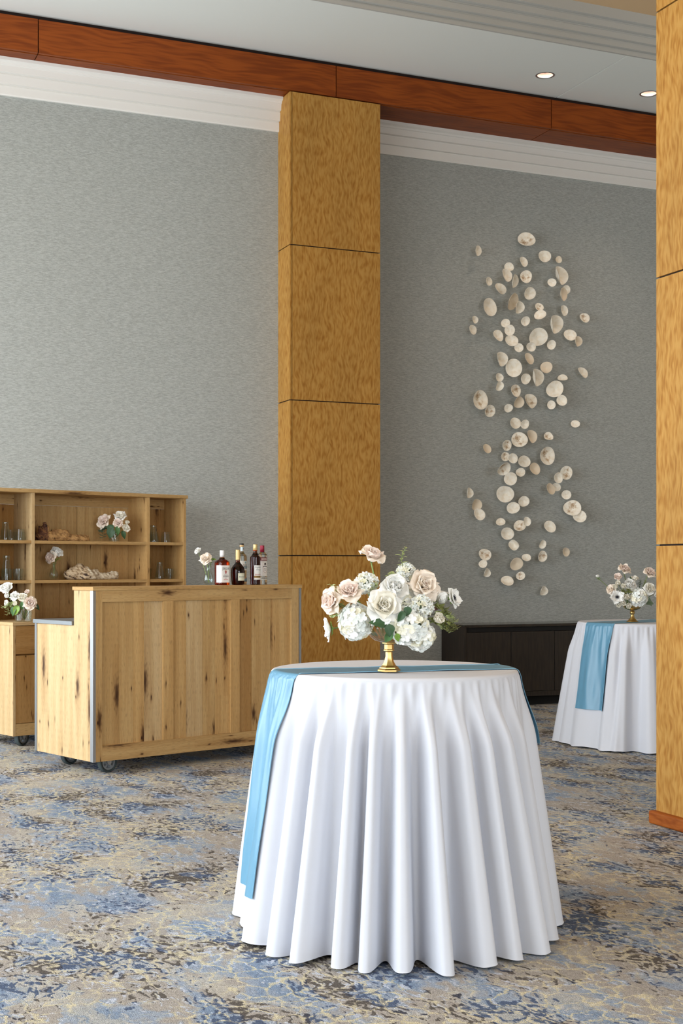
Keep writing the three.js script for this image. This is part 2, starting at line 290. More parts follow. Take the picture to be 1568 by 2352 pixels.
// veneered pilaster and column: stacked panels round a dark core
function panelStack(root, x0, x1, z0, z1, joints, faces) {
  const t = 0.018, g = 0.0045;
  add('core', span(x0 + 0.012, x1 - 0.012, 0, joints[joints.length - 1], z0 + 0.012, z1 - 0.012), M.groove, root);
  for (let i = 0; i + 1 < joints.length; i++) {
    const a = joints[i] + (i ? g : 0), b = joints[i + 1] - g;
    if (faces.includes('front')) add('panel', span(x0 + 0.0235, x1, a, b, z1 - t, z1, 0), M.veneer, root);
    if (faces.includes('left')) add('panel', span(x0, x0 + t, a, b, z0, z1 - 0.003, 0), M.veneer, root);
    if (faces.includes('right')) add('panel', span(x1 - t, x1, a, b, z0, z1 - t - 0.003, 0), M.veneer, root);
    if (faces.includes('back')) add('panel', span(x0 + 0.0235, x1, a, b, z0, z0 + t, 0), M.veneer, root);
  }
}
panelStack(struct('pilaster', 'veneered pilaster of stacked panels between the two papered walls'), 4.113, 4.963, WALL_B, PIL_Z, [0, 1.390, 2.725, 4.057, BEAM_LOW - 0.003], ['front', 'left', 'right']);
const col = struct('column', 'golden veneered column with a low reddish base');
panelStack(col, 4.12, 4.97, -5.645, -4.8, [0, 1.405, 2.75, 4.09, 5.42, 6.0], ['front', 'left', 'right', 'back']);
add('base_board', bx(0.91, 0.068, 0.905, 0.012, 'h').translate(4.545, 0.034, -5.2225), M.redBase, col);

// recessed downlights
LIGHTS.forEach(([x, z], i) => {
  const t = thing('recessed_downlight', ['round recessed ceiling light beside the ceiling joint', 'round recessed ceiling light half cut off by the column'][i], 'ceiling light', [x, CEIL, z], 0, 'recessed lights in the ceiling strip');
  add('trim_ring', lathe([[0.070, 0.004], [0.070, -0.003], [0.078, -0.005], [0.085, -0.002], [0.085, 0], [0.070, 0.004]], 48), M.steel, t);
  add('reflector', lathe([[0.0705, 0], [0.066, 0.04], [0.055, 0.09], [0.045, 0.12], [0.0462, 0.121], [0.0565, 0.091], [0.0675, 0.041], [0.0722, 0.0], [0.0705, 0]], 48), M.reflector, t);
  add('lamp', lathe([[0.0, 0.112], [0.044, 0.114], [0.044, 0.124], [0, 0.126]], 32), M.lamp, t);
  const s = new THREE.SpotLight('#ffe6d2', 2.4, 0, 0.8, 0.6, 2); s.position.set(x, CEIL + 0.10, z); s.target.position.set(x, 0, z); s.castShadow = true; s.name = 'downlight'; scene.add(s, s.target);
});
// ---------------------------------------------------------------- bar and back bar, turned 18.3 degrees off the wall
const TURN = 18.3 * Math.PI / 180;
const local = (o, x, y, z) => o.localToWorld(V(x, y, z));
// swivel caster: grey wheel with a dark tyre, spoked hub, plated fork
function caster(parent, x, z, turn) {
  const c = part('caster', parent, x, 0, z, turn), r = 0.067;
  add('tyre', lathe([[r - 0.016, -0.018], [r - 0.004, -0.019], [r, -0.013], [r, 0.013], [r - 0.004, 0.019], [r - 0.016, 0.018], [r - 0.016, -0.018]], 40).rotateX(Math.PI / 2).translate(0, r, 0), M.tyre, c);
  const s = new THREE.Shape(); s.absarc(0, 0, r - 0.0155, 0, Math.PI * 2);
  for (let i = 0; i < 5; i++) { const a = i * Math.PI * 0.4 + 0.3, h = new THREE.Path(); h.absarc(0, 0, 0.040, a + 0.14, a + 1.12, false); h.absarc(0, 0, 0.019, a + 0.98, a + 0.28, true); h.closePath(); s.holes.push(h); }
  add('hub', new THREE.ExtrudeGeometry(s, { depth: 0.026, bevelEnabled: true, bevelSize: 0.001, bevelThickness: 0.001, bevelSegments: 1, curveSegments: 40 }).translate(0, r, -0.013), M.hub, c);
  const f = new THREE.Shape(); f.moveTo(-0.024, 0.072); f.lineTo(0.026, 0.072); f.lineTo(0.014, -0.008); f.absarc(0, 0, 0.016, -0.4, -Math.PI + 0.4, true); f.closePath();
  for (const k of [-1, 1]) add('fork_plate', new THREE.ExtrudeGeometry(f, { depth: 0.003, bevelEnabled: false }).translate(0, r, k * 0.0235 - 0.0015), M.steel, c);
  add('axle_bolt', new THREE.CylinderGeometry(0.0065, 0.0065, 0.056, 12).rotateX(Math.PI / 2).translate(0, r, 0), M.bolt, c);
  add('mount_plate', span(-0.045, 0.045, r + 0.072, r + 0.077, -0.035, 0.035), M.steel, c);
  return c;
}
const bar = thing('bar_counter', 'knotty oak portable bar with steel worktop, standing on casters before the shelving', 'bar counter', [1.846, 0, -8.287], TURN);
{
  const L = 1.658, D = 0.72, lo = 0.085, mid = 0.925, hi = 1.146;
  add('carcass', mergeGeometries([span(0.022, L - 0.022, lo + 0.02, mid - 0.01, -D + 0.02, -0.24), span(0.022, L - 0.022, lo + 0.02, hi - 0.004, -0.2395, -0.02)]), M.oakDeep, bar);
  for (const x of [0, L - 0.02]) {
    const s = new THREE.Shape(); s.moveTo(0, lo); s.lineTo(D, lo); s.lineTo(D, mid); s.lineTo(0.226, mid); s.lineTo(0.226, hi); s.lineTo(0, hi); s.closePath();
    add('end_panel', metres(new THREE.ExtrudeGeometry(s, { depth: 0.02, bevelEnabled: false }).rotateY(Math.PI / 2), 'v', 0.28, 0.62).translate(x, 0, 0), M.oak, bar);
  }
  // frame of stiles and rails on the guests' side, boards recessed in it
  const stile = (a, b, m) => add('stile', span(a, b, lo, hi, -0.004, 0.012, 0.001), m, bar);
  stile(0.014, 0.062, M.oakTan); stile(1.576, 1.641, M.oakTan);
  for (const [a, b, m] of [[0.515, 0.592, M.oakWarm], [1.054, 1.127, M.oakWarm]]) add('stile', span(a, b, 0.182, 1.075, -0.004, 0.0115, 0.001), m, bar);
  add('rail', span(0.062, 1.576, 1.075, hi, -0.004, 0.012, 0.001, 'h'), M.oakTan, bar); add('rail', span(0.062, 1.576, lo, 0.182, -0.004, 0.012, 0.001, 'h'), M.oakTan, bar);
  for (const [a, b, m] of [[0.062, 0.19, M.oakTan], [0.191, 0.295, M.oakTan], [0.296, 0.376, M.oakWarm], [0.377, 0.515, M.oak], [0.592, 0.70, M.oakWarm], [0.701, 0.83, M.oak], [0.831, 0.93, M.oakTan], [0.931, 1.054, M.oakWarm], [1.127, 1.237, M.oakDark], [1.238, 1.40, M.oakTan], [1.401, 1.576, M.oakWarm]])
    add('board', span(a, b, 0.182, 1.075, -0.018, -0.003), m, bar);
  add('bar_top', span(-0.008, L + 0.01, hi, 1.170, -0.236, 0.016, 0.003, 'h'), M.oakTan, bar);
  add('worktop', span(-0.012, L + 0.012, mid, 0.951, -D - 0.016, -0.2365, 0.002), M.zinc, bar, 'galvanised steel worktop');
  add('drip_tray', mergeGeometries([span(0.45, 1.3, 0.9512, 0.957, -0.62, -0.3, 0.001)]), M.steel, bar);
  // metal angles on the upright edges
  for (const [x, s] of [[0, 1], [L, -1]]) {
    add('edge_trim', mergeGeometries([span(Math.min(x, x + s * 0.014), Math.max(x, x + s * 0.014), lo, hi, 0.0, 0.0135), span(x - s * 0.003 - 0.0015, x - s * 0.003 + 0.0015, lo, hi, -0.022, 0.0135)]), M.steel, bar);
    add('edge_trim', span(x - s * 0.003 - 0.0015, x - s * 0.003 + 0.0015, lo, mid, -D - 0.003, -D + 0.022), M.zinc, bar);
  }
  caster(bar, 0.15, -0.075, 0.1); caster(bar, 0.15, -0.54, 0.2); caster(bar, 1.5, -0.075, 0.0); caster(bar, 1.5, -0.54, 0.1);
}
const back = thing('back_bar_cabinet', 'knotty oak back bar with open shelving above a drawer and door', 'cabinet', [1.605, 0, -9.769], TURN);
{
  const L = 1.732, D = 0.65, F = -0.35, lo = 0.084, top = 0.874, ct = 0.897, up = 1.849;
  add('carcass', span(0.022, L - 0.022, lo + 0.01, top - 0.002, -D + 0.015, -0.03), M.oakDeep, back);
  for (const x of [0, L - 0.02]) add('end_panel', span(x, x + 0.02, lo, top, -D, 0, 0.001), M.oak, back);
  add('worktop', span(-0.006, L + 0.006, top, ct, -D, 0.008, 0.002, 'h'), M.oak, back);
  add('rail', span(0.02, L - 0.02, lo, 0.171, -0.03, -0.002, 0.001, 'h'), M.oakTan, back);
  for (let i = 0; i < 4; i++) {
    const a = 0.021 + i * 0.4225, b = a + 0.420;
    add('drawer', span(a, b, 0.669, top - 0.003, -0.03, -0.001, 0.0015, 'h'), [M.oakDark, M.oakTan, M.oakDark, M.oakTan][i], back);
    add('door', span(a, b, 0.174, 0.659, -0.03, -0.001, 0.0015), [M.oakDark, M.oakTan, M.oakWarm, M.oakDark][i], back);
  }
  caster(back, 0.115, -0.09, 0.45); caster(back, 0.1, -0.54, 0.2); caster(back, 1.6, -0.09, 0.0); caster(back, 1.6, -0.54, 0.0);
  // open shelving on the worktop
  for (const [a, b] of [[0, 0.024], [0.337, 0.363], [1.357, 1.383], [L - 0.024, L]]) add('upright', span(a, b, ct, up, -D + 0.016, F, 0.001), a === 0.337 || a === 0 ? M.oak : M.oakWarm, back);
  add('shelf_top', span(-0.012, L + 0.012, up, 1.877, -D, F + 0.012, 0.002, 'h'), M.oakTan, back);
  for (const [a, b] of [[0.0245, 0.3365], [0.3635, 1.3565], [1.3835, L - 0.0245]]) for (const y of [1.468, 1.170]) add('shelf', span(a, b, y, y + 0.024, -D + 0.017, F - 0.004, 0.0015, 'h'), M.oakTan, back);
  for (const [a, b, m] of [[0, 0.17, M.oakDark], [0.171, 0.418, M.oakDeep], [0.4225, 0.58, M.oakTan], [0.581, 0.73, M.oakTan], [0.731, 0.884, M.oakTan], [0.8885, 0.96, M.oakTan], [0.961, 1.10, M.oakTan], [1.101, 1.42, M.oakWarm], [1.421, 1.56, M.oakDeep], [1.561, L, M.oakDark]])
    add('back_board', span(a, b, ct, 1.77, -D + 0.002, -D + 0.014), m, back);
  add('rail', span(0.024, L - 0.024, 1.772, up, -D + 0.002, -D + 0.02, 0.001, 'h'), M.oakTan, back);
}
// dark sideboard under the shells
const side = thing('sideboard', 'low espresso-brown wooden sideboard against the papered wall under the clay shells', 'sideboard', [5.82, 0, -10.86]);
{
  const L = 2.86, D = 0.445;
  add('carcass', span(0.025, L - 0.025, 0.11, 0.735, -D + 0.01, -0.03), M.black, side);
  add('top_slab', span(-0.005, L + 0.005, 0.738, 0.762, -D, 0.006, 0.002, 'h'), M.espressoTop, side);
  for (const x of [0, L - 0.025]) add('end_panel', span(x, x + 0.025, 0.09, 0.737, -D, 0, 0.001), M.espresso, side);
  add('rail', span(0.026, L - 0.026, 0.695, 0.737, -0.03, -0.012), M.black, side); add('rail', span(0.026, L - 0.026, 0.09, 0.135, -0.03, -0.006), M.espresso, side);
  for (let i = 0; i < 6; i++) { const a = 0.029 + i * 0.467; add('door', span(a, a + 0.461, 0.138, 0.692, -0.03, -0.003, 0.0015), M.espresso, side); }
  add('plinth', span(0.08, L - 0.08, 0, 0.108, -D + 0.05, -0.10), M.black, side);
}
// ---------------------------------------------------------------- cocktail tables, cloths and satin runners
function cocktailTable(label, c, h, r) {
  const t = thing('cocktail_table', label, 'table', [c.x, 0, c.z], 0, 'round cocktail tables');
  add('table_top', lathe([[0, h - 0.03], [r - 0.02, h - 0.03], [r - 0.012, h - 0.026], [r - 0.008, h - 0.016], [r - 0.012, h - 0.006], [r - 0.02, h - 0.002], [0, h - 0.002]], 72), M.black, t);
  add('pole', new THREE.CylinderGeometry(0.04, 0.04, h - 0.06, 24).translate(0, h / 2 - 0.005, 0), M.black, t);
  add('base', lathe([[0, 0], [0.36, 0], [0.36, 0.008], [0.30, 0.018], [0.06, 0.035], [0.045, 0.06], [0, 0.06]], 48), M.black, t);
}
// radius of the hanging cloth at angle a (0 faces the viewer's side) and drop d
function clothShape(h, r, hem, folds, seed) {
  const rr = rng(seed), ph = [rr() * 6, rr() * 6, rr() * 6, rr() * 6];
  return (a, d) => {
    const t = clamp(d / h), grow = 1.5 * sstep(0.012, 0.26, t) * (0.34 + 0.66 * t);
    let k = 0;
    for (const [deg, amp, wide, lean] of folds) {
      let x = a - (deg + (lean ?? 0) * (1 - t)) * Math.PI / 180; x = Math.atan2(Math.sin(x), Math.cos(x));
      const w = (wide ?? 5) * Math.PI / 180 * (0.62 + 0.38 * t), q = Math.abs(x) / w; k += amp * Math.exp(-Math.pow(q, 3.6));
    }
    let out = r + (hem - r) * Math.pow(t, 0.92) + k * grow;
    out += 0.0035 * Math.exp(-t * 9) * sstep(0.0, 0.05, t) * (Math.sin(a * 47 + ph[0]) + Math.sin(a * 83 + ph[1])) ;
    out += 0.0025 * t * (Math.sin(a * 19 + ph[2] + t * 2) + 0.6 * Math.sin(a * 31 + ph[3]));
      return out;
  };
}
const flat = (c, a, r, y) => V(c.x, y, c.z).addScaledVector(RIGHT, r * Math.sin(a)).addScaledVector(AWAY, -r * Math.cos(a));
function surface(nu, nv, fn, wrap) {
  const p = [], uv = [], ix = [];
  for (let j = 0; j <= nv; j++) for (let i = 0; i <= nu; i++) { const q = fn(i / nu, j / nv); p.push(q.x, q.y, q.z); uv.push(i / nu, j / nv); }
  for (let j = 0; j < nv; j++) for (let i = 0; i < nu; i++) { const a = j * (nu + 1) + i, b = a + 1, c = a + nu + 1, d = c + 1; ix.push(a, c, b, b, c, d); }
  const g = new THREE.BufferGeometry(); g.setAttribute('position', new THREE.Float32BufferAttribute(p, 3)); g.setAttribute('uv', new THREE.Float32BufferAttribute(uv, 2)); g.setIndex(ix); g.computeVertexNormals();
  if (wrap) { const n = g.attributes.normal; for (let j = 0; j <= nv; j++) { const a = j * (nu + 1), b = a + nu, v = V(n.getX(a) + n.getX(b), n.getY(a) + n.getY(b), n.getZ(a) + n.getZ(b)).normalize(); n.setXYZ(a, v.x, v.y, v.z); n.setXYZ(b, v.x, v.y, v.z); } }
  return g;
}
function tablecloth(label, c, h, r, shape, group) {
  const RIM = 0.014, NV = 96;
  const g = surface(900, NV, (u, v) => {
    const a = u * Math.PI * 2 - Math.PI, k = v * NV;
    if (k <= 10) return flat(c, a, (r - RIM) * Math.max(k / 10, 0.001), h);
    if (k <= 18) { const q = (k - 10) / 8 * Math.PI / 2; return flat(c, a, r - RIM + RIM * Math.sin(q), h - RIM + RIM * Math.cos(q)); }
    const t = (k - 18) / (NV - 18), d = RIM + (h - RIM) * t, lift = 0.006 + 0.010 * (0.5 + 0.5 * Math.sin(a * 13 + 1));
    return flat(c, a, shape(a, d), Math.max(h - d, lift * 0.9));
  }, true);
  const m = add(numbered('tablecloth'), g, M.cloth, scene); m.userData = { label, category: 'tablecloth', group: 'white tablecloths' }; return m;
}
// satin strip laid over the top and down the cloth on both sides
function runner(label, c, h, r, shape, dir, off, half, drops) {
  const GAP = 0.002, sgn = (s) => dir + (s > 0 ? 0 : Math.PI);
  const lat = (b) => off + b * half;
  const fn = (u, v) => {
    const b = u * 2 - 1, w = lat(b), inner = Math.sqrt(Math.max(0.01, (r - 0.014) ** 2 - w * w));
    const total0 = inner + drops[0], total1 = inner + drops[1], s = -total0 + v * (total0 + total1), side = s >= 0 ? 1 : -1, k = Math.abs(s);
    // angle measured from the viewer's side; dir is where the positive end hangs
    const base = sgn(side), across = side > 0 ? w : -w;
    if (k <= inner) { const rad = Math.hypot(k, across), a = base + Math.atan2(across, k); return flat(c, a, rad, h + GAP + 0.0015 * Math.sin(k * 23 + b * 2) * (1 - k / inner)); }
    const d = k - inner, drop = Math.min(d, h - 0.01), bend = Math.PI / 2 * clamp(drop / 0.022);
    const y = drop < 0.022 ? h - 0.014 + (0.014 + GAP) * Math.cos(bend) : h - drop + 0.008;
    let rad = r, a = base + Math.asin(clamp(across / r, -0.99, 0.99));
    for (let i = 0; i < 3; i++) { rad = drop < 0.022 ? r - 0.014 + (0.014 + GAP) * Math.sin(bend) : Math.max(r + GAP, shape(a, h - y)) + GAP + 0.002; a = base + Math.asin(clamp(across * (1 + 0.06 * drop) / rad, -0.99, 0.99)); }
    rad += 0.006 * sstep(0.02, 0.12, drop) * (0.5 + 0.5 * Math.sin(b * 5 + drop * 2.2 + c.x)) + 0.004 * sstep(0.05, 0.2, drop) * (1 + Math.sin(b * 10 - drop * 3) * (0.6 + 0.4 * Math.sin(drop * 17 + b * 3)));
    return flat(c, a, rad, y);
  };
  const t = thing('table_runner', label, 'table runner', [0, 0, 0], 0, 'blue satin runners');
  const o = fn(0.5, 0.5); t.position.copy(o);
  const g = surface(40, 360, fn).translate(-o.x, -o.y, -o.z);
  // lay the uv so that the weave's sheen runs down the strip
  add('satin_strip', g, M.satin, t);
  for (const u of [0.012, 0.988]) add('hem_stitch', tube(Array.from({ length: 90 }, (_, i) => { const p = fn(u, i / 89); return p.sub(o).add(V(0, 0.0016, 0)); }), 0.0011, 260, 5), M.satinStitch, t);
}
const C1 = V(2.11, 0, -4.476), H1 = 0.925, C2 = V(5.909, 0, -8.301), H2 = 0.89;
const FOLDS1 = [[-118, 0.05, 8], [-100, 0.05, 7], [-80, 0.02, 9], [-58, 0.055, 8.5, 3], [-42.5, 0.07, 4.6, 2], [-32, 0.085, 4.0, 1.5], [-18.8, 0.085, 3.4, 1], [-10.6, 0.085, 3.2, 1], [0.2, 0.10, 3.7, 0.3], [11.8, 0.115, 3.8, -1], [25.5, 0.09, 5.2, -2], [36.4, 0.085, 4.0, -2.5], [48.5, 0.085, 4.8, -4], [62, 0.06, 5, -5], [84, 0.05, 7], [104, 0.06, 7], [122, 0.05, 8], [142, 0.06, 7], [160, 0.05, 7], [178, 0.06, 7], [-142, 0.05, 8], [-162, 0.05, 7]];
const FOLDS2 = [[-118, 0.05, 8], [-98, 0.05, 8], [-82, 0.03, 7], [-60, 0.02, 12], [-34, 0.05, 7], [-24, 0.06, 5], [-4, 0.07, 7], [14, 0.095, 4.6], [22, 0.06, 4], [38, 0.08, 6], [58, 0.07, 7], [78, 0.06, 7], [98, 0.05, 7], [118, 0.06, 8], [140, 0.05, 8], [160, 0.06, 8], [180, 0.05, 8], [-142, 0.06, 8], [-162, 0.05, 8]];
const shape1 = clothShape(H1, 0.4515, 0.535, FOLDS1, 3), shape2 = clothShape(H2, 0.4515, 0.56, FOLDS2, 8);
cocktailTable('round cocktail table hidden under the near white cloth', C1, H1, 0.4515);
cocktailTable('round cocktail table hidden under the far white cloth by the column', C2, H2, 0.4515);
tablecloth('white floor-length tablecloth in deep pleats on the near round table, lit from the windows', C1, H1, 0.4515, shape1);
tablecloth('white floor-length tablecloth on the far round table, half hidden by the golden column', C2, H2, 0.4515, shape2);
const D2R = Math.PI / 180;
runner('pale blue satin runner laid across the near white table, hanging down its side', C1, H1, 0.4515, shape1, 106 * D2R, -0.06, 0.118, [0.77, 0.28]);
runner('pale blue satin runner on the far white table, hanging in front beside the sideboard', C2, H2, 0.4515, shape2, 128 * D2R, 0.0, 0.13, [0.62, 0.5]);
// ---------------------------------------------------------------- flowers
// a petal of unit length that rises along +y at angle lean from the axis and opens by curl; cup bends its sides inward; flare curls the tip back
function petalGeo(width, lean, curl, cup, flare, wob = 0.03, point = 0.1, seed = 1) {
  const rr = rng(seed * 31 + 7), p1 = rr() * 6, p2 = rr() * 6, NU = 6, NV = 8, P = [], ix = [];
  const path = [[0.03, 0]]; let r = 0.03, y = 0;
  for (let j = 1; j <= NV; j++) { const v = j / NV, a = lean + curl * v + flare * Math.pow(v, 5); r += Math.sin(a) / NV; y += Math.cos(a) / NV; path.push([r, y, a]); }
  path[0].push(lean);
  for (let j = 0; j <= NV; j++) for (let i = 0; i <= NU; i++) {
    const u = i / NU * 2 - 1, v = j / NV, w = width * (0.16 + 0.84 * Math.sin(Math.PI * Math.min(1, v * 0.62 + 0.02))) * (1 - 0.62 * Math.pow(v, 7)), shrink = 1 - 0.10 * u * u * v * v + point * (1 - Math.abs(u)) * v ** 4 - point * 0.4 * v ** 4;
    const [pr, py, a] = path[j], inw = cup * w * u * u + wob * v * v * Math.sin(u * 5 + p1 + v * 3) + wob * 0.6 * v ** 3 * Math.sin(u * 9 + p2);
    const x = u * w * (1 - 0.18 * cup * u * u);
    P.push(x, py * shrink + Math.sin(a) * inw, pr * shrink - Math.cos(a) * inw);
  }
  for (let j = 0; j < NV; j++) for (let i = 0; i < NU; i++) { const a = j * (NU + 1) + i, b = a + 1, c = a + NU + 1, d = c + 1; ix.push(a, b, c, b, d, c); }
  const g = new THREE.BufferGeometry(); g.setAttribute('position', new THREE.Float32BufferAttribute(P, 3)); g.setIndex(ix); g.computeVertexNormals(); return g;
}
const PG = {};
const petal = (key, ...a) => (PG[key] ??= [1, 2, 3].map((s) => petalGeo(...a, s)));
const ROSE_LAYERS = [['r0', 4, 0.30, 0.66, [0.36, 0.02, -0.12, 0.95, 0.12, 0.02, 0.03]], ['r1', 5, 0.42, 0.78, [0.50, 0.12, -0.10, 0.8, 0.25, 0.03, 0.04]], ['r2', 5, 0.60, 0.88, [0.62, 0.30, -0.02, 0.7, 0.5, 0.05, 0.08]], ['r3', 5, 0.80, 0.98, [0.70, 0.55, 0.15, 0.6, 0.9, 0.08, 0.14]], ['r4', 5, 1.0, 1.06, [0.72, 0.86, 0.35, 0.45, 1.3, 0.10, 0.22]]];
const aim = (o, d) => o.quaternion.setFromUnitVectors(V(0, 1, 0), d.clone().normalize());
const dirOf = ([x, y, z]) => V(0, y, 0).addScaledVector(RIGHT, x).addScaledVector(AWAY, -z);
const turnMix = rng(404);
function petals(head, layers, size, mats, name = 'petal') {
  let k = 0;
  layers.forEach(([key, n, , len, args], li) => {
    const g = petal(key, ...args), off = turnMix() * 6;
    for (let i = 0; i < n; i++) {
      const m = add(name, g[(k++) % 3], mats[Math.min(li, mats.length - 1)], head), s = size * len * (0.9 + 0.2 * turnMix());
      m.rotation.set((turnMix() - 0.5) * 0.22, off + i / n * Math.PI * 2 + (turnMix() - 0.5) * 0.35, (turnMix() - 0.5) * 0.16, 'YXZ'); m.scale.setScalar(s);
    }
  });
}
// a flower: thing > bloom (> petals) and stem; at = head place, face = where it looks, root = where the stem goes
let bouquet = '';
function flower(name, label, at, face) {
  const t = thing(name, label, 'flower', at.toArray(), 0, 'blooms in ' + bouquet), head = part('bloom', t); aim(head, dirOf(face)); return [t, head];
}
function stemTo(t, from, to, r = 0.002, mat = M.stem, sag = 0) {
  if (!to) return; const d = to.clone().sub(t.position), a = from.clone(), m = a.clone().lerp(d, 0.5).add(V(0, sag, 0)); add('stem', tube([a, m, d], r, 14, 6), mat, t);
}
const back2 = (face, k) => dirOf(face).normalize().multiplyScalar(-k);
function rose(label, at, face, size, mats, open, root, stemR = 0.0025, sag = 0.02) {
  const [t, h] = flower('rose', label, at, face); const n = open ?? 5;
  petals(h, ROSE_LAYERS.slice(0, n).map((l) => l), size * [1.2, 1.2, 1.18, 1.1, 1.08, 1.0][n], mats);
  h.children.forEach((c) => c.position.set(0, -size * 0.30, 0));
  add('calyx', lathe([[0, -size * 0.44], [size * 0.09, -size * 0.42], [size * 0.14, -size * 0.32], [size * 0.10, -size * 0.24], [0, -size * 0.22]], 12), M.leaf, h);
  stemTo(t, back2(face, size * 0.42), root, stemR, M.stem, sag); return t;
}
const RAN = [['n0', 5, 0, 0.62, [0.5, -0.05, -0.55, 0.8, 0, 0.01, 0.0]], ['n1', 7, 0, 0.78, [0.5, 0.18, -0.6, 0.7, 0.05, 0.015, 0.0]], ['n2', 8, 0, 0.9, [0.52, 0.42, -0.5, 0.6, 0.1, 0.02, 0.0]], ['n3', 8, 0, 1.0, [0.56, 0.75, -0.35, 0.5, 0.1, 0.03, 0.0]], ['n4', 7, 0, 1.02, [0.6, 1.15, -0.1, 0.4, 0.2, 0.04, 0.0]]];
function ranunculus(label, at, face, size, mats, n, root, heart = true, name = 'ranunculus') {
  const [t, h] = flower(name, label, at, face); petals(h, RAN.slice(0, n), size * [1, 1, 1.35, 1.25, 1.2, 1.12][n], mats);
  h.children.forEach((c) => c.position.set(0, -size * 0.45, 0));
  if (heart) add('heart', new THREE.SphereGeometry(size * 0.14, 12, 8).translate(0, size * 0.02, 0), M.limeHeart, h);
  stemTo(t, back2(face, size * 0.4), root, 0.002, M.stem, 0.01); return t;
}
const ANE = [['a0', 6, 0, 0.92, [0.42, 0.95, 0.25, 0.35, -0.3, 0.05, 0.05]], ['a1', 5, 0, 1.0, [0.44, 1.15, 0.25, 0.25, -0.2, 0.06, 0.05]]];
function anemone(label, at, face, size, root, sag = 0.02) {
  const [t, h] = flower('anemone', label, at, face); petals(h, ANE, size, [M.whitePetal]); h.children.forEach((c) => c.position.set(0, -size * 0.2, 0));
  add('centre', new THREE.SphereGeometry(size * 0.17, 16, 10).scale(1, 0.8, 1).translate(0, size * 0.03, 0), M.inky, h);
  for (let i = 0; i < 14; i++) { const a = i / 14 * 6.283; add('stamen', tube([V(0, 0, 0), V(Math.cos(a) * size * 0.2, size * 0.12, Math.sin(a) * size * 0.2), V(Math.cos(a) * size * 0.3, size * 0.1, Math.sin(a) * size * 0.3)], size * 0.016, 4, 4), M.inky, h); }
  for (let i = 0; i < 6; i++) { const m = add('leaf', petal('sep', 0.3, 0.9, 0.5, 0.2, 0.2, 0.06, 0.3)[i % 3], M.leafBright, h); m.scale.setScalar(size * 0.55); m.position.y = -size * 0.42; m.rotation.y = i * 1.05; }
  stemTo(t, back2(face, size * 0.3), root, 0.0025, M.stem, sag); return t;
}
// one four-lobed floret, a single skin
const floretGeo = (lobes, notch, cup) => { const g = surface(24, 3, (u, v) => { const a = u * Math.PI * 2, r = v * (1 - notch + notch * Math.pow(Math.abs(Math.cos(a * lobes / 2)), 0.7)); return V(r * Math.cos(a), cup * v * v + 0.06 * v * Math.sin(a * 3), r * Math.sin(a)); }, true); return g; };
const FLORET = [floretGeo(4, 0.36, 0.26), floretGeo(4, 0.32, 0.14), floretGeo(4, 0.4, 0.36)], RUFFLE = [floretGeo(5, 0.7, 0.6), floretGeo(5, 0.75, 0.8)];
function cluster(name, label, at, face, radius, squash, n, fl, geos, mats, root, floor = -0.45) {
  const [t, h] = flower(name, label, at, face); let k = 0;
  add('core', new THREE.SphereGeometry(1, 20, 12).scale(radius * 0.74, radius * squash * 0.74, radius * 0.74), M.leafSage, h);
  for (let i = 0; i < n * 2 && k < n; i++) {
    const y = 1 - 2 * (i + 0.5) / (n * 1.45); if (y < floor) break; const a = i * 2.39996, r = Math.sqrt(1 - y * y), d = V(r * Math.cos(a), y, r * Math.sin(a));
    const m = add('floret', geos[k % geos.length], mats[(k * 7) % mats.length], h); m.position.set(d.x, d.y * squash, d.z).multiplyScalar(radius * (0.86 + 0.16 * turnMix()));
    m.quaternion.setFromUnitVectors(V(0, 1, 0), V(d.x + (turnMix() - 0.5) * 0.7, d.y + (turnMix() - 0.5) * 0.7, d.z + (turnMix() - 0.5) * 0.7).normalize()); m.rotateY(turnMix() * 6); m.scale.setScalar(fl * 1.22 * (0.85 + 0.3 * turnMix())); k++;
  }
  stemTo(t, back2(face, radius * 0.5), root, 0.0035, M.stem, 0); return t;
}
const hydrangea = (label, at, face, radius, n, fl, root, squash = 0.85) => cluster('hydrangea', label, at, face, radius, squash, n, fl, FLORET, [M.coolPetal, M.coolPetal, M.whitePetal, M.creamPetal], root);
const scabiosa = (label, at, face, radius, root) => cluster('scabiosa', label, at, face, radius, 0.8, 46, radius * 0.34, RUFFLE, [M.whitePetal, M.creamPetal, M.coolPetal], root, -0.25);
// leaves
const leafGeo = (w, bend, fold, tip = 1.3) => surface(6, 10, (u, v) => { const x = u * 2 - 1, ww = w * Math.pow(Math.sin(Math.PI * Math.pow(v, 0.75)), 0.9) * (1 - 0.15 * v) + 0.004; return V(x * ww, Math.sin(bend * v) / Math.max(bend, 0.01) * v ** 0.05, (1 - Math.cos(bend * v)) / Math.max(bend, 0.01) * -1 + fold * Math.abs(x) * ww + 0.01 * Math.sin(v * 9 + x * 3)); });
const LEAF = { broad: leafGeo(0.30, 0.7, 0.35), long: leafGeo(0.16, 0.6, 0.4), round: leafGeo(0.42, 0.4, 0.2), tiny: leafGeo(0.26, 0.9, 0.3) };
function orient(m, dir, up) { const y = dir.clone().normalize(), z = up.clone().sub(y.clone().multiplyScalar(up.dot(y))).normalize(), x = y.clone().cross(z); m.quaternion.setFromRotationMatrix(new THREE.Matrix4().makeBasis(x, y, z)); }
// a big leaf on its stalk
function bigLeaf(label, at, dir, facing, size, kind, mat, root) {
  const t = thing('green_leaf', label, 'leaf', at.toArray(), 0, 'leaves in ' + bouquet); const m = add('blade', LEAF[kind], mat, t); orient(m, dirOf(dir), dirOf(facing)); m.scale.setScalar(size);
  stemTo(t, V(0, 0, 0), root, 0.0016, M.stemDark, 0); return t;
}
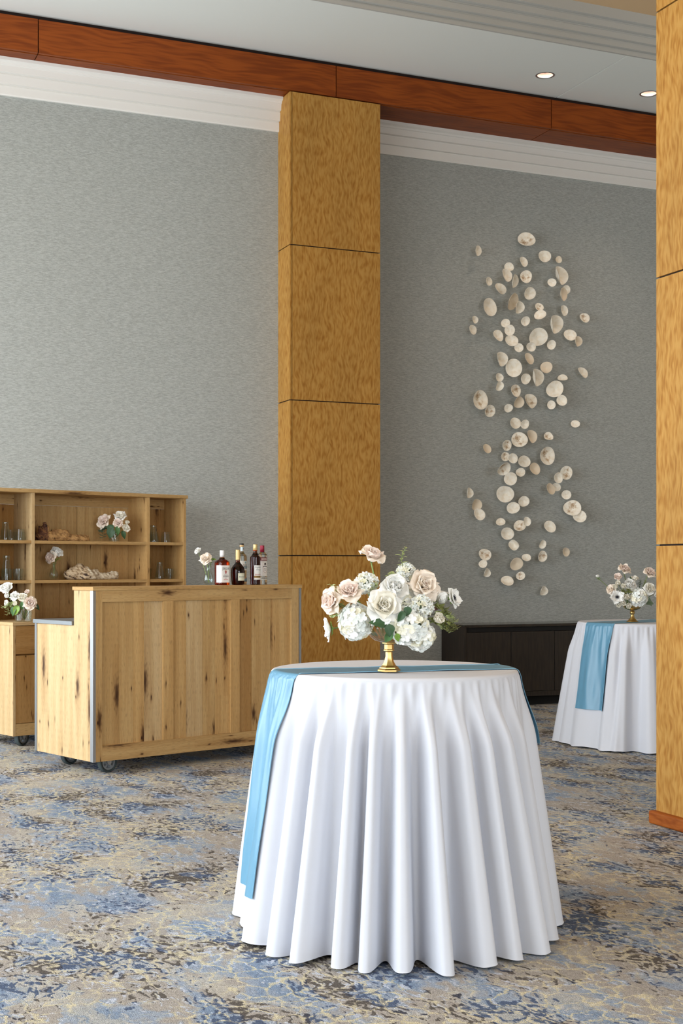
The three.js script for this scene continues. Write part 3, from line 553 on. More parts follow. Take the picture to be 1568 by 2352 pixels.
// a twig set with small leaves
function sprig(label, pts, n, size, mat, kind = 'tiny', stemMat = M.stem, seed = 1) {
  const o = pts[0], t = thing('leafy_sprig', label, 'foliage', o.toArray(), 0, 'twigs in ' + bouquet), rr = rng(seed * 97), c = new THREE.CatmullRomCurve3(pts.map((p) => p.clone().sub(o)));
  add('stem', new THREE.TubeGeometry(c, 14, 0.0011, 5, false), stemMat, t);
  for (let i = 0; i < n; i++) { const u = clamp(0.25 + 0.75 * (i + 0.5) / n), p = c.getPoint(u), d = c.getTangent(u), a = i * 2.4 + rr(), s = V(Math.cos(a), 0.2, Math.sin(a)).addScaledVector(d, 0.5); const m = add('leaf', LEAF[kind], mat, t); m.position.copy(p); orient(m, s, d); m.scale.setScalar(size * (0.7 + 0.5 * rr()) * (1.15 - 0.4 * u)); }
  return t;
}
// ---------------------------------------------------------------- arrangement on the near table: glass bowl on a brass foot
const hexLathe = (pts) => toCreasedNormals(lathe(pts, 6), 0.35);
const BLUSH = [M.blushDeep, M.blush, M.blush, M.blush, M.peach], PEACH = [M.blushDeep, M.peach, M.peach, M.peach, M.peach], IVORY = [M.ivoryDeep, M.ivory, M.ivory, M.ivory, M.whitePetal], WHITES = [M.whitePetal], CREAMS = [M.creamPetal, M.creamPetal, M.ivory];
{
  bouquet = 'the near table arrangement';
  const B = V(2.008, H1 + 0.005, -4.303), q = (x, y, z = 0) => B.clone().add(V(0, y, 0)).addScaledVector(RIGHT, x).addScaledVector(AWAY, -z);
  const f = thing('footed_bowl', 'ribbed glass bowl on a six-sided brass foot, on the blue runner of the near table', 'vase', B.toArray(), 0.25);
  add('foot', hexLathe([[0, 0], [0.0405, 0], [0.0405, 0.006], [0.034, 0.011], [0.0335, 0.014], [0.024, 0.021], [0.017, 0.034], [0.0125, 0.052], [0.0125, 0.068], [0.019, 0.072], [0.019, 0.076], [0.0165, 0.078], [0.0165, 0.094], [0.024, 0.098], [0.024, 0.101], [0, 0.101]]), M.brass, f);
  const bowl = lathe([[0, 0.102], [0.030, 0.103], [0.050, 0.109], [0.066, 0.122], [0.074, 0.140], [0.0765, 0.156], [0.0735, 0.156], [0.071, 0.141], [0.063, 0.126], [0.048, 0.114], [0.030, 0.109], [0, 0.108]], 96);
  { const p = bowl.attributes.position; for (let i = 0; i < p.count; i++) { const x = p.getX(i), z = p.getZ(i), r = Math.hypot(x, z), a = Math.atan2(z, x), k = 1 + 0.022 * Math.cos(a * 24) * sstep(0.03, 0.06, r); p.setX(i, x * k); p.setZ(i, z * k); } bowl.computeVertexNormals(); }
  add('bowl', bowl, M.bowlGlass, f);
  const R0 = (x = 0, z = 0) => q(x, 0.125, z);
  rose('tall blush garden rose standing highest above the near arrangement', q(-0.057, 0.402, 0.00), [0.25, 0.85, 0.4], 0.050, BLUSH, 5, R0(-0.02, 0), 0.0025, 0.02);
  rose('blush garden rose at the outermost side of the near arrangement, turned toward the bar', q(-0.202, 0.246, 0.03), [-0.75, 0.12, 0.62], 0.048, BLUSH, 5, R0(-0.04, 0.01));
  rose('blush rose bud half open above the hydrangea, near arrangement', q(-0.137, 0.282, 0.05), [-0.15, 0.55, 0.8], 0.047, BLUSH, 5, R0(-0.03, 0.02));
  rose('large ivory rose facing out in the centre of the near arrangement', q(-0.022, 0.232, 0.105), [0.08, 0.35, 0.93], 0.066, IVORY, 5, R0(0, 0.03));
  rose('peach rose with darker heart, open toward the clay shells, near arrangement', q(0.120, 0.300, 0.045), [0.25, 0.35, 0.85], 0.058, PEACH, 5, R0(0.03, 0.01));
  rose('dusty pink rose peeping out beside the white scabiosa, near arrangement', q(0.158, 0.221, 0.03), [0.5, 0.4, 0.7], 0.020, [M.dusty], 3, R0(0.04, 0.0));
  ranunculus('big white ranunculus with green eye, top middle of the near arrangement', q(0.018, 0.295, 0.075), [0.15, 0.45, 0.85], 0.051, WHITES, 5, R0(0.0, 0.01));
  ranunculus('white cupped ranunculus on a curving stem, near arrangement', q(0.183, 0.257, 0.02), [0.35, 0.55, 0.3], 0.042, WHITES, 3, R0(0.04, 0.0), false);
  ranunculus('white closed ranunculus low among olive foliage, near arrangement', q(0.166, 0.185, 0.07), [0.35, 0.45, 0.75], 0.031, CREAMS, 4, R0(0.05, 0.02), false);
  anemone('white anemone with black centre reaching farthest out on a long stem', q(0.226, 0.258, 0.02), [0.75, 0.25, 0.45], 0.042, R0(0.05, 0.0), 0.045);
  anemone('white anemone hanging low and seen side-on, near arrangement', q(-0.212, 0.150, 0.02), [-0.95, -0.1, 0.15], 0.044, R0(-0.05, 0.0), 0.02);
  scabiosa('white pincushion scabiosa standing up beside the leafy twig', q(0.062, 0.346, 0.0), [0.1, 0.6, 0.75], 0.028, R0(0.02, 0));
  scabiosa('white lacy scabiosa behind the half-open blush rose, near arrangement', q(-0.080, 0.307, 0.03), [0.0, 0.6, 0.75], 0.033, R0(-0.02, 0));
  scabiosa('white scabiosa at the upper edge of the bigger hydrangea, near arrangement', q(0.110, 0.232, 0.085), [0.2, 0.4, 0.85], 0.030, R0(0.03, 0.03));
  hydrangea('white hydrangea head under the half-open blush rose, near arrangement', q(-0.118, 0.176, 0.045), [-0.25, 0.15, 0.9], 0.058, 62, 0.0165, R0(-0.04, 0.01));
  hydrangea('biggest white hydrangea head spilling over the bowl, near arrangement', q(0.062, 0.168, 0.075), [0.2, 0.0, 0.95], 0.066, 74, 0.0165, R0(0.03, 0.02));
  hydrangea('white hydrangea head hanging lowest beside the brass foot', q(0.105, 0.128, 0.06), [0.35, -0.35, 0.85], 0.047, 46, 0.016, R0(0.045, 0.02));
  hydrangea('greenish white hydrangea head deep between ivory and peach roses', q(0.062, 0.245, 0.02), [0.1, 0.6, 0.7], 0.050, 40, 0.016, R0(0.01, 0));
  bigLeaf('broad green leaf under the tall blush rose, near arrangement', q(-0.058, 0.297, 0.01), [-0.75, 0.6, 0.1], [0.2, 0.5, 0.8], 0.052, 'broad', M.leaf, R0(-0.02, 0));
  bigLeaf('dark green leaf below the large ivory rose, near arrangement', q(-0.012, 0.165, 0.135), [-0.85, 0.35, 0.2], [0, 0.6, 0.8], 0.066, 'broad', M.leafDark, R0(0, 0.03));
  bigLeaf('rounded green leaf hanging against the bowl rim', q(-0.004, 0.172, 0.138), [0.05, -0.9, 0.15], [0.2, 0.2, 0.95], 0.046, 'round', M.leafDark, R0(0, 0.03));
  bigLeaf('lowest green leaf lying across the glass bowl', q(0.003, 0.145, 0.125), [-0.45, -0.9, -0.15], [0.1, 0.1, 0.99], 0.050, 'broad', M.leaf, R0(0, 0.03));
  bigLeaf('dark leaf between the hydrangeas and the peach rose', q(0.060, 0.232, 0.128), [-0.1, -0.95, 0.1], [0.1, 0.3, 0.95], 0.036, 'round', M.leafDark, R0(0.02, 0.02));
  bigLeaf('small dark leaf beside the ivory rose, near arrangement', q(0.048, 0.215, 0.135), [-0.5, -0.75, 0.1], [0.2, 0.4, 0.9], 0.045, 'broad', M.leafDark, R0(0.02, 0.02));
  bigLeaf('bright leaf tip showing over the bowl beside the hydrangea', q(0.020, 0.140, 0.122), [0.3, -0.9, -0.1], [0.0, 0.3, 0.95], 0.036, 'broad', M.leafBright, R0(0.02, 0.02));
  sprig('tall leafy twig rising above the scabiosa, near arrangement', [q(0.04, 0.27, 0), q(0.05, 0.35, 0), q(0.044, 0.40, 0.01), q(0.058, 0.434, 0.02)], 16, 0.030, M.leafPale, 'tiny', M.stem, 1);
  sprig('short variegated twig above the big white ranunculus', [q(0.0, 0.28, 0.02), q(0.002, 0.325, 0.02), q(0.008, 0.348, 0.03)], 20, 0.025, M.leafPale, 'tiny', M.stem, 2);
  sprig('little twig over the outermost blush rose, near arrangement', [q(-0.16, 0.24, 0.0), q(-0.19, 0.285, 0.01), q(-0.203, 0.305, 0.02)], 10, 0.028, M.leafPale, 'tiny', M.stem, 3);
  sprig('little twig hanging below the outermost blush rose', [q(-0.13, 0.20, 0.03), q(-0.175, 0.200, 0.03), q(-0.205, 0.192, 0.03)], 14, 0.026, M.leafPale, 'tiny', M.stemDark, 4);
  sprig('thin twig between the blush roses, near arrangement', [q(-0.10, 0.22, 0.02), q(-0.165, 0.225, 0.03), q(-0.18, 0.24, 0.04)], 12, 0.024, M.leafOlive, 'tiny', M.stemDark, 5);
  sprig('twig beside the white lacy scabiosa, near arrangement', [q(-0.05, 0.24, 0.05), q(-0.06, 0.285, 0.06), q(-0.045, 0.31, 0.06)], 14, 0.024, M.leafPale, 'tiny', M.stemDark, 6);
  const OL = [[[0.195, 0.215], 'upper', 7], [[0.218, 0.190], 'outermost', 8], [[0.205, 0.155], 'hanging', 9], [[0.185, 0.168], 'inner', 10], [[0.222, 0.165], 'curling', 11]];
  for (const [[x, y], w, s] of OL) sprig(w + ' olive-green pittosporum twig beside the low white ranunculus', [q(0.10, 0.185, 0.03), q((0.10 + x) / 2 + 0.02, y + 0.015, 0.04), q(x, y, 0.05), q(x + 0.006, y - 0.016, 0.05)], 34, 0.027, s % 2 ? M.leafOlive : M.leafPale, 'tiny', M.stemDark, s);
}
// ---------------------------------------------------------------- arrangement on the far table: brass compote
{
  bouquet = 'the far table arrangement';
  const B = V(5.759, H2 + 0.005, -8.177), q = (x, y, z = 0) => B.clone().add(V(0, y, 0)).addScaledVector(RIGHT, x).addScaledVector(AWAY, -z);
  const f = thing('brass_compote', 'small brass pedestal bowl of flowers on the far table', 'vase', B.toArray());
  add('foot', lathe([[0, 0], [0.043, 0], [0.043, 0.004], [0.034, 0.009], [0.017, 0.028], [0.0115, 0.048], [0.013, 0.056], [0.0185, 0.063], [0.0165, 0.068], [0.0165, 0.082], [0, 0.083]], 40), M.brass, f);
  add('bowl', lathe([[0, 0.083], [0.03, 0.086], [0.054, 0.097], [0.068, 0.115], [0.0705, 0.122], [0.068, 0.122], [0.065, 0.115], [0.052, 0.10], [0.03, 0.09], [0, 0.088]], 48), M.brass, f);
  const R0 = (x = 0, z = 0) => q(x, 0.10, z);
  rose('blush rose standing highest over the far table', q(-0.058, 0.378, 0), [0.15, 0.7, 0.6], 0.050, BLUSH, 5, R0(-0.01));
  rose('blush rose half hidden by the golden column, far table', q(0.118, 0.355, 0.02), [0.3, 0.6, 0.6], 0.050, BLUSH, 5, R0(0.03));
  rose('pale pink rose behind the little cream roses, far table', q(-0.102, 0.318, 0.01), [-0.3, 0.6, 0.7], 0.040, BLUSH, 4, R0(-0.02));
  rose('cream rose at the outer side of the far arrangement', q(-0.158, 0.232, 0.03), [-0.7, 0.3, 0.6], 0.042, PEACH, 5, R0(-0.04));
  rose('ivory rose near the golden column, far table', q(0.108, 0.240, 0.07), [0.3, 0.3, 0.9], 0.050, IVORY, 5, R0(0.03));
  rose('ivory rosebud with a dark leaf at the back of the far arrangement', q(0.018, 0.305, 0.0), [0.0, 0.8, 0.4], 0.036, IVORY, 4, R0(0.0));
  ranunculus('white ranunculus facing out at the middle of the far arrangement', q(-0.030, 0.270, 0.06), [0.1, 0.4, 0.9], 0.046, WHITES, 5, R0());
  ranunculus('white ranunculus at the column side, low in the far arrangement', q(0.150, 0.205, 0.05), [0.5, 0.2, 0.8], 0.042, WHITES, 4, R0(0.04));
  ranunculus('white ranunculus beside the anemone, far arrangement', q(-0.062, 0.178, 0.085), [0.0, 0.25, 0.95], 0.031, CREAMS, 4, R0(-0.01, 0.02), false);
  ranunculus('small cream spray rose, upper of three, far arrangement', q(-0.112, 0.278, 0.05), [-0.3, 0.5, 0.8], 0.026, CREAMS, 4, R0(-0.02), false, 'spray_rose');
  ranunculus('small cream spray rose at the outer edge of three, far arrangement', q(-0.132, 0.255, 0.055), [-0.5, 0.3, 0.8], 0.030, CREAMS, 4, R0(-0.02), false, 'spray_rose');
  ranunculus('small cream spray rose above the green twig, far arrangement', q(-0.082, 0.258, 0.07), [-0.1, 0.4, 0.9], 0.027, CREAMS, 4, R0(-0.02), false, 'spray_rose');
  ranunculus('small cream ranunculus under the anemone, far arrangement', q(-0.085, 0.140, 0.08), [-0.2, -0.1, 0.95], 0.030, CREAMS, 4, R0(-0.02, 0.02), false);
  ranunculus('lowest cream ranunculus beside the brass bowl', q(-0.112, 0.126, 0.07), [-0.3, -0.2, 0.9], 0.029, CREAMS, 4, R0(-0.03, 0.02), false);
  ranunculus('cream ranunculus hanging in front of the brass bowl rim', q(-0.046, 0.120, 0.085), [0, -0.1, 0.98], 0.030, CREAMS, 4, R0(-0.01, 0.03), false);
  ranunculus('white bud alone on a long arching stem, far arrangement', q(-0.256, 0.328, 0.02), [-0.2, 0.8, 0.4], 0.025, WHITES, 3, R0(-0.03), false);
  sprig('ruff of small leaves under the lone white bud', [q(-0.245, 0.30, 0.02), q(-0.252, 0.312, 0.02), q(-0.256, 0.322, 0.02)], 9, 0.026, M.leafBright, 'tiny', M.stem, 21);
  anemone('white anemone with black centre facing out, far arrangement', q(-0.127, 0.182, 0.085), [-0.15, 0.15, 0.95], 0.055, R0(-0.03, 0.02));
  hydrangea('white hydrangea head in front of the brass bowl, far arrangement', q(0.030, 0.178, 0.07), [0.1, 0.15, 0.95], 0.062, 64, 0.0165, R0(0.02, 0.02));
  bigLeaf('grey-green leaf hanging toward the golden column, far arrangement', q(0.075, 0.175, 0.05), [0.7, -0.55, 0.2], [0.1, 0.5, 0.85], 0.085, 'broad', M.leafSage, R0(0.03));
  bigLeaf('grey-green leaf beneath the hydrangea, far arrangement', q(0.07, 0.150, 0.05), [0.8, -0.1, 0.2], [0.1, 0.6, 0.75], 0.075, 'round', M.leafSage, R0(0.03));
  bigLeaf('dark leaf beside the ivory rosebud, far arrangement', q(-0.012, 0.285, 0.02), [-0.1, 0.95, 0.1], [0.1, 0.1, 0.95], 0.045, 'broad', M.leafDark, R0());
  sprig('yellow-green twig above the anemone, far arrangement', [q(-0.05, 0.19, 0.05), q(-0.08, 0.215, 0.08), q(-0.09, 0.235, 0.09)], 20, 0.026, M.leafOlive, 'tiny', M.stemDark, 22);
  sprig('yellow-green twig beside the white ranunculus, far arrangement', [q(-0.03, 0.2, 0.05), q(-0.045, 0.225, 0.085), q(-0.05, 0.24, 0.09)], 18, 0.026, M.leafOlive, 'tiny', M.stemDark, 23);
  sprig('green twig among the blooms behind the hydrangea, far arrangement', [q(0.02, 0.18, 0.02), q(0.045, 0.255, 0.03), q(0.05, 0.30, 0.03)], 22, 0.028, M.leafSage, 'tiny', M.stemDark, 24);
  sprig('whitish leafy twig near the column-side rose, far arrangement', [q(0.06, 0.2, 0.02), q(0.085, 0.27, 0.04), q(0.085, 0.30, 0.04)], 20, 0.028, M.leafPale, 'tiny', M.stemDark, 25);
}
// ---------------------------------------------------------------- bottles on the bar top
function labelTexture(w, h, draw) { const c = document.createElement('canvas'); c.width = w; c.height = h; draw(c.getContext('2d'), w, h); const t = new THREE.CanvasTexture(c); t.colorSpace = THREE.SRGBColorSpace; t.magFilter = THREE.LinearFilter; return t; }
const text = (g, s, x, y, font, fill = '#222', align = 'center') => { g.font = font; g.fillStyle = fill; g.textAlign = align; g.textBaseline = 'middle'; g.fillText(s, x, y); };
const square = (n) => (a) => Math.pow(Math.pow(Math.abs(Math.cos(a)), n) + Math.pow(Math.abs(Math.sin(a)), n), -1 / n), round = () => 1;
// turned or rounded-square solid from [radius, height] pairs; blend makes the section square where it is 1
function turned(pts, section = round, blend = () => 1, seg = 64) {
  const P = pts.map(([r, y]) => [Math.max(r, 1e-5), y]);
  return mergeVertices(surface(seg, P.length - 1, (u, v) => { const k = Math.min(P.length - 1, Math.round(v * (P.length - 1))), a = -u * Math.PI * 2, [r, y] = P[k], s = mix(1, section(a), blend(y)); return V(r * s * Math.sin(a), y, r * s * Math.cos(a)); }, true), 1e-6);
}
const smooth = (pts, n = 3) => { const c = new THREE.SplineCurve(pts.map(([x, y]) => new THREE.Vector2(x, y))); return c.getPoints(pts.length * n).map((p) => [Math.max(0, p.x), p.y]); };
function patch(r, y0, y1, a0, a1, section = round) { return surface(28, 2, (u, v) => { const a = mix(a0, a1, u), s = section(a); return V(r * s * Math.sin(a), mix(y0, y1, v), r * s * Math.cos(a)); }); }
function bottle(name, label, x, z, liquid, profile, section, blend) {
  const p = local(bar, x, 1.1702, z), t = thing(name, label, 'bottle', p.toArray(), TURN, 'liquor bottles on the bar top');
  add('glass_body', turned(profile, section, blend), liquid, t); return t;
}
bar.updateMatrixWorld(true); back.updateMatrixWorld(true);
const paperMat = (tex) => std({ map: tex, roughness: 0.7, side: THREE.DoubleSide });
{
  const sq = square(5), t = bottle('bourbon_bottle', 'square-shouldered amber bourbon bottle with white cap and white label', 1.062, -0.1, M.amber, [[0, 0.0], [0.036, 0.0], [0.0405, 0.004], [0.0415, 0.01], [0.0415, 0.15], [0.040, 0.158], [0.034, 0.166], [0.022, 0.175], [0.0165, 0.184], [0.0155, 0.20], [0.0, 0.2005]], sq, (y) => 1 - sstep(0.155, 0.18, y));
  add('cap', turned([[0, 0.236], [0.0145, 0.236], [0.0155, 0.234], [0.0155, 0.193], [0.0162, 0.192], [0.0162, 0.19], [0, 0.19]]), M.capWhite, t);
  add('label', patch(0.0420, 0.018, 0.135, -1.75, 0.95, sq), paperMat(labelTexture(512, 256, (g, w, h) => {
    g.fillStyle = '#f3f1ee'; g.fillRect(0, 0, w, h); const c = w * 0.655; g.fillStyle = '#e9dccb'; g.beginPath(); g.arc(c, 102, 52, Math.PI, 0); g.fill();
    text(g, 'JIM BEAM', c, 50, 'bold 46px serif', '#1d2528'); g.fillStyle = '#a3222b'; g.beginPath(); g.arc(c, 102, 26, 0, 7); g.fill(); g.fillStyle = '#d77c78'; g.beginPath(); g.arc(c, 100, 10, 0, 7); g.fill();
    g.fillStyle = '#8b8b8b'; g.fillRect(c - 62, 138, 124, 4); text(g, 'BOURBON', c, 166, 'bold 36px serif', '#2c2c34'); text(g, 'WHISKEY', c, 192, '14px serif', '#4a4a4a');
    g.fillStyle = '#d78f96'; g.fillRect(c - 74, 206, 148, 8); g.fillStyle = '#b9b5b1'; g.fillRect(c - 62, 228, 124, 3); g.fillStyle = '#c7202c'; g.fillRect(0, 6, w, 2); })), t);
}
{
  const t = bottle('cognac_bottle', 'round-bellied dark cognac bottle with tall cream capsule and pale green label', 1.191, -0.095, M.darkAmber, smooth([[0, 0], [0.034, 0.001], [0.040, 0.004], [0.0435, 0.02], [0.0465, 0.075], [0.0462, 0.10], [0.040, 0.122], [0.028, 0.138], [0.0175, 0.152], [0.0145, 0.166], [0.0142, 0.18]]).concat([[0, 0.18]]));
  add('capsule', turned([[0, 0.241], [0.014, 0.241], [0.0152, 0.239], [0.0152, 0.236], [0.0145, 0.2345], [0.0152, 0.233], [0.0155, 0.174], [0.0160, 0.170], [0, 0.169]]), M.capGold, t);
  add('label', patch(0.0472, 0.030, 0.082, -0.62, 0.62), paperMat(labelTexture(256, 160, (g, w, h) => { g.fillStyle = '#dfe0cb'; g.fillRect(0, 0, w, h); g.strokeStyle = '#b39c5d'; g.lineWidth = 3; g.strokeRect(8, 8, w - 16, h - 16); text(g, '~ \u2767 ~', w / 2, 32, '20px serif', '#8b9a6d'); text(g, 'Hennessy', w / 2, 78, 'italic bold 42px serif', '#5c6257'); text(g, 'COGNAC', w / 2, 122, '18px serif', '#7d7d62'); })), t);
}
{
  const t = bottle('tequila_bottle', 'tall clear tequila bottle with black-topped cork and slanted white label', 1.277, -0.165, M.clearLiquid, smooth([[0, 0], [0.031, 0.001], [0.0345, 0.006], [0.035, 0.03], [0.035, 0.185], [0.032, 0.20], [0.022, 0.214], [0.0145, 0.224], [0.013, 0.235], [0.013, 0.262]]).concat([[0, 0.262]]));
  add('cork', turned([[0, 0.261], [0.0142, 0.261], [0.0142, 0.275], [0, 0.2752]]), M.cork, t); add('stopper', turned([[0, 0.2755], [0.0148, 0.2755], [0.0150, 0.2765], [0.0150, 0.283], [0.0135, 0.285], [0, 0.285]]), M.capBlack, t);
  add('neck_seal', patch(0.0136, 0.232, 0.26, -1.3, 1.3), paperMat(labelTexture(64, 64, (g) => { g.fillStyle = '#cfe0e6'; g.fillRect(0, 0, 64, 64); g.fillStyle = '#4d6370'; g.fillRect(36, 8, 28, 26); g.fillStyle = '#c0593a'; g.fillRect(40, 34, 24, 20); })), t);
  add('label', patch(0.0357, 0.10, 0.165, -1.0, 1.0), paperMat(labelTexture(256, 192, (g, w, h) => { g.fillStyle = '#eae7e0'; g.fillRect(0, 0, w, h); g.fillStyle = '#8fb0b4'; g.beginPath(); g.arc(150, 36, 24, 0, 7); g.fill(); text(g, 'Cama', 140, 84, 'italic bold 50px serif', '#24282c'); g.fillStyle = '#4f646c'; g.fillRect(0, 112, w, 44); text(g, 'TEQUILA', 140, 136, 'bold 36px sans-serif', '#cfdfe4'); g.fillStyle = '#a78b77'; g.fillRect(60, 166, 150, 5); })), t);
  add('lower_label', patch(0.0357, 0.022, 0.05, -1.0, 1.0), paperMat(labelTexture(128, 48, (g, w, h) => { g.fillStyle = '#7e939a'; g.fillRect(0, 0, w, h); g.fillStyle = '#c98f72'; g.beginPath(); g.moveTo(20, 0); g.lineTo(64, 14); g.lineTo(108, 0); g.closePath(); g.fill(); g.fillStyle = '#3d5454'; g.fillRect(0, 38, w, 10); })), t);
}
{
  const t = bottle('spiced_rum_bottle', 'dark rum bottle with gold cap, orange neck band and white label', 1.344, -0.1, M.darkAmber, smooth([[0, 0], [0.032, 0.001], [0.0355, 0.005], [0.036, 0.02], [0.036, 0.178], [0.033, 0.192], [0.022, 0.208], [0.0145, 0.222], [0.0135, 0.236]]).concat([[0, 0.2362]]));
  add('cap', turned([[0, 0.279], [0.0145, 0.279], [0.0153, 0.277], [0.0153, 0.262], [0.0148, 0.261], [0.0153, 0.260], [0.0153, 0.240], [0, 0.240]]), M.capGold, t);
  add('neck_band', turned([[0, 0.2398], [0.0158, 0.2398], [0.0158, 0.2345], [0, 0.2345]]), M.orange, t);
  add('label', patch(0.0368, 0.036, 0.135, -0.85, 1.0), paperMat(labelTexture(256, 320, (g, w, h) => { g.fillStyle = '#eeeeea'; g.fillRect(0, 0, w, h); text(g, 'Captain', 120, 44, 'italic bold 54px serif', '#8a9099'); text(g, 'Morgan', 140, 96, 'italic bold 46px serif', '#9a9da4'); text(g, 'Spiced Rum', 128, 206, 'italic bold 38px serif', '#a9343a'); g.fillStyle = '#9a7a42'; g.fillRect(0, 236, w, 44); g.fillStyle = '#6d5a30'; g.fillRect(60, 246, w - 60, 20); g.fillStyle = '#f5f2ec'; g.fillRect(0, 282, w, 38); })), t);
}
{
  const t = bottle('vodka_bottle', 'clear vodka bottle with deep red cap and red-banded white label', 1.444, -0.15, M.clearLiquid, smooth([[0, 0], [0.030, 0.001], [0.0335, 0.005], [0.034, 0.02], [0.034, 0.195], [0.0325, 0.207], [0.025, 0.219], [0.0145, 0.227], [0.0135, 0.236]]).concat([[0, 0.236]]));
  add('cap', turned([[0, 0.273], [0.0140, 0.273], [0.0150, 0.271], [0.0150, 0.256], [0.0145, 0.255], [0.0150, 0.254], [0.0153, 0.228], [0, 0.228]]), M.capRed, t);
  add('label', patch(0.0347, 0.06, 0.19, -1.15, 1.15), paperMat(labelTexture(256, 288, (g, w, h) => {
    g.fillStyle = '#eae6e1'; g.fillRect(0, 0, w, h); g.fillStyle = '#6e1f24'; g.fillRect(0, 0, w, 52); text(g, 'SMIRNOFF', w / 2, 27, 'bold 38px sans-serif', '#f1e7de'); g.fillStyle = '#d8d6cf'; g.fillRect(0, 52, w, 26);
    g.fillStyle = '#3b3030'; g.beginPath(); g.moveTo(w / 2 - 28, 116); g.lineTo(w / 2 - 20, 84); g.lineTo(w / 2 + 20, 84); g.lineTo(w / 2 + 28, 116); g.closePath(); g.fill();
    g.strokeStyle = '#2c2428'; g.lineWidth = 9; g.beginPath(); g.moveTo(w / 2 - 56, 150); g.quadraticCurveTo(w / 2 - 20, 128, w / 2, 140); g.quadraticCurveTo(w / 2 + 20, 128, w / 2 + 56, 150); g.stroke();
    text(g, 'No.21', w / 2, 178, 'bold 22px serif', '#59565a'); text(g, 'VODKA', w / 2, 202, '18px sans-serif', '#7b777a'); g.lineWidth = 4; g.strokeStyle = '#8c4b45'; g.beginPath(); g.moveTo(w / 2 - 50, 158); g.lineTo(w / 2 - 44, 216); g.lineTo(w / 2, 244); g.lineTo(w / 2 + 44, 216); g.lineTo(w / 2 + 50, 158); g.stroke(); })), t);
  add('lower_label', patch(0.0347, 0.034, 0.054, -1.0, 1.0), paperMat(labelTexture(128, 48, (g, w, h) => { g.fillStyle = '#d9d6cc'; g.fillRect(0, 0, w, h); g.fillStyle = '#5f5d58'; for (let i = 0; i < 7; i++) g.fillRect(14 + i * 15, 8, 9, 30); })), t);
}
// ---------------------------------------------------------------- glass vases with a bloom or two
function budVase(label, p, h, ribs) {
  const t = thing('bud_vase', label, 'vase', p.toArray()), k = h / 0.132;
  const g = lathe(smooth([[0, 0.001], [0.018, 0.0005], [0.024, 0.006], [0.0325, 0.026], [0.0335, 0.044], [0.027, 0.070], [0.0165, 0.094], [0.0125, 0.114], [0.0165, 0.132]], 3).concat(smooth([[0.0145, 0.1315], [0.0105, 0.114], [0.0145, 0.094], [0.025, 0.070], [0.0313, 0.044], [0.030, 0.026], [0.021, 0.011], [0, 0.009]], 3)).map(([x, y]) => [x, y * k]), 64);
  if (ribs) { const q = g.attributes.position; for (let i = 0; i < q.count; i++) { const x = q.getX(i), z = q.getZ(i), a = Math.atan2(z, x), s = 1 + 0.035 * Math.cos(a * 14 + q.getY(i) * 90); q.setX(i, x * s); q.setZ(i, z * s); } g.computeVertexNormals(); }
  add('glass_body', g, M.glass, t);
}
const off = (B) => (x, y, z = 0) => B.clone().add(V(0, y, 0)).addScaledVector(RIGHT, x).addScaledVector(AWAY, -z);
{
  bouquet = 'the bud vase on the bar';
  const B = local(bar, 0.985, 1.1705, -0.15), q = off(B); budVase('slim clear bud vase beside the bourbon bottle on the bar top', B, 0.132);
  ranunculus('little white carnation reaching out of the bud vase on the bar top', q(-0.073, 0.231, 0.01), [-0.5, 0.6, 0.6], 0.026, WHITES, 5, q(0, 0.02), false, 'carnation');
  rose('pale peach rose in the bud vase on the bar top', q(-0.016, 0.176, 0.015), [-0.1, 0.45, 0.85], 0.045, PEACH, 5, q(0.004, 0.018));
  sprig('bright green twig in the bud vase on the bar top', [q(0.002, 0.05), q(0.012, 0.135), q(0.030, 0.175, 0.01), q(0.040, 0.172, 0.02)], 22, 0.026, M.leafBright, 'tiny', M.stem, 31);
}
{
  bouquet = 'the middle shelf bud vase';
  const B = local(back, 0.587, 1.1945, -0.47), q = off(B); budVase('swirl-ribbed clear bud vase on the middle shelf beside the pale driftwood', B, 0.126, true);
  ranunculus('white ranunculus standing above the blush rose on the middle shelf', q(0.028, 0.213, 0.01), [0.45, 0.6, 0.6], 0.047, WHITES, 5, q(0, 0.02), false);
  rose('blush rose drooping over the bud vase on the middle shelf', q(-0.014, 0.168, 0.02), [-0.45, 0.2, 0.85], 0.052, BLUSH, 5, q(0.003, 0.02));
  sprig('small green tuft under the white ranunculus, middle shelf', [q(0.004, 0.08), q(0.02, 0.145), q(0.045, 0.165, 0.01)], 10, 0.024, M.leafBright, 'tiny', M.stem, 32);
}
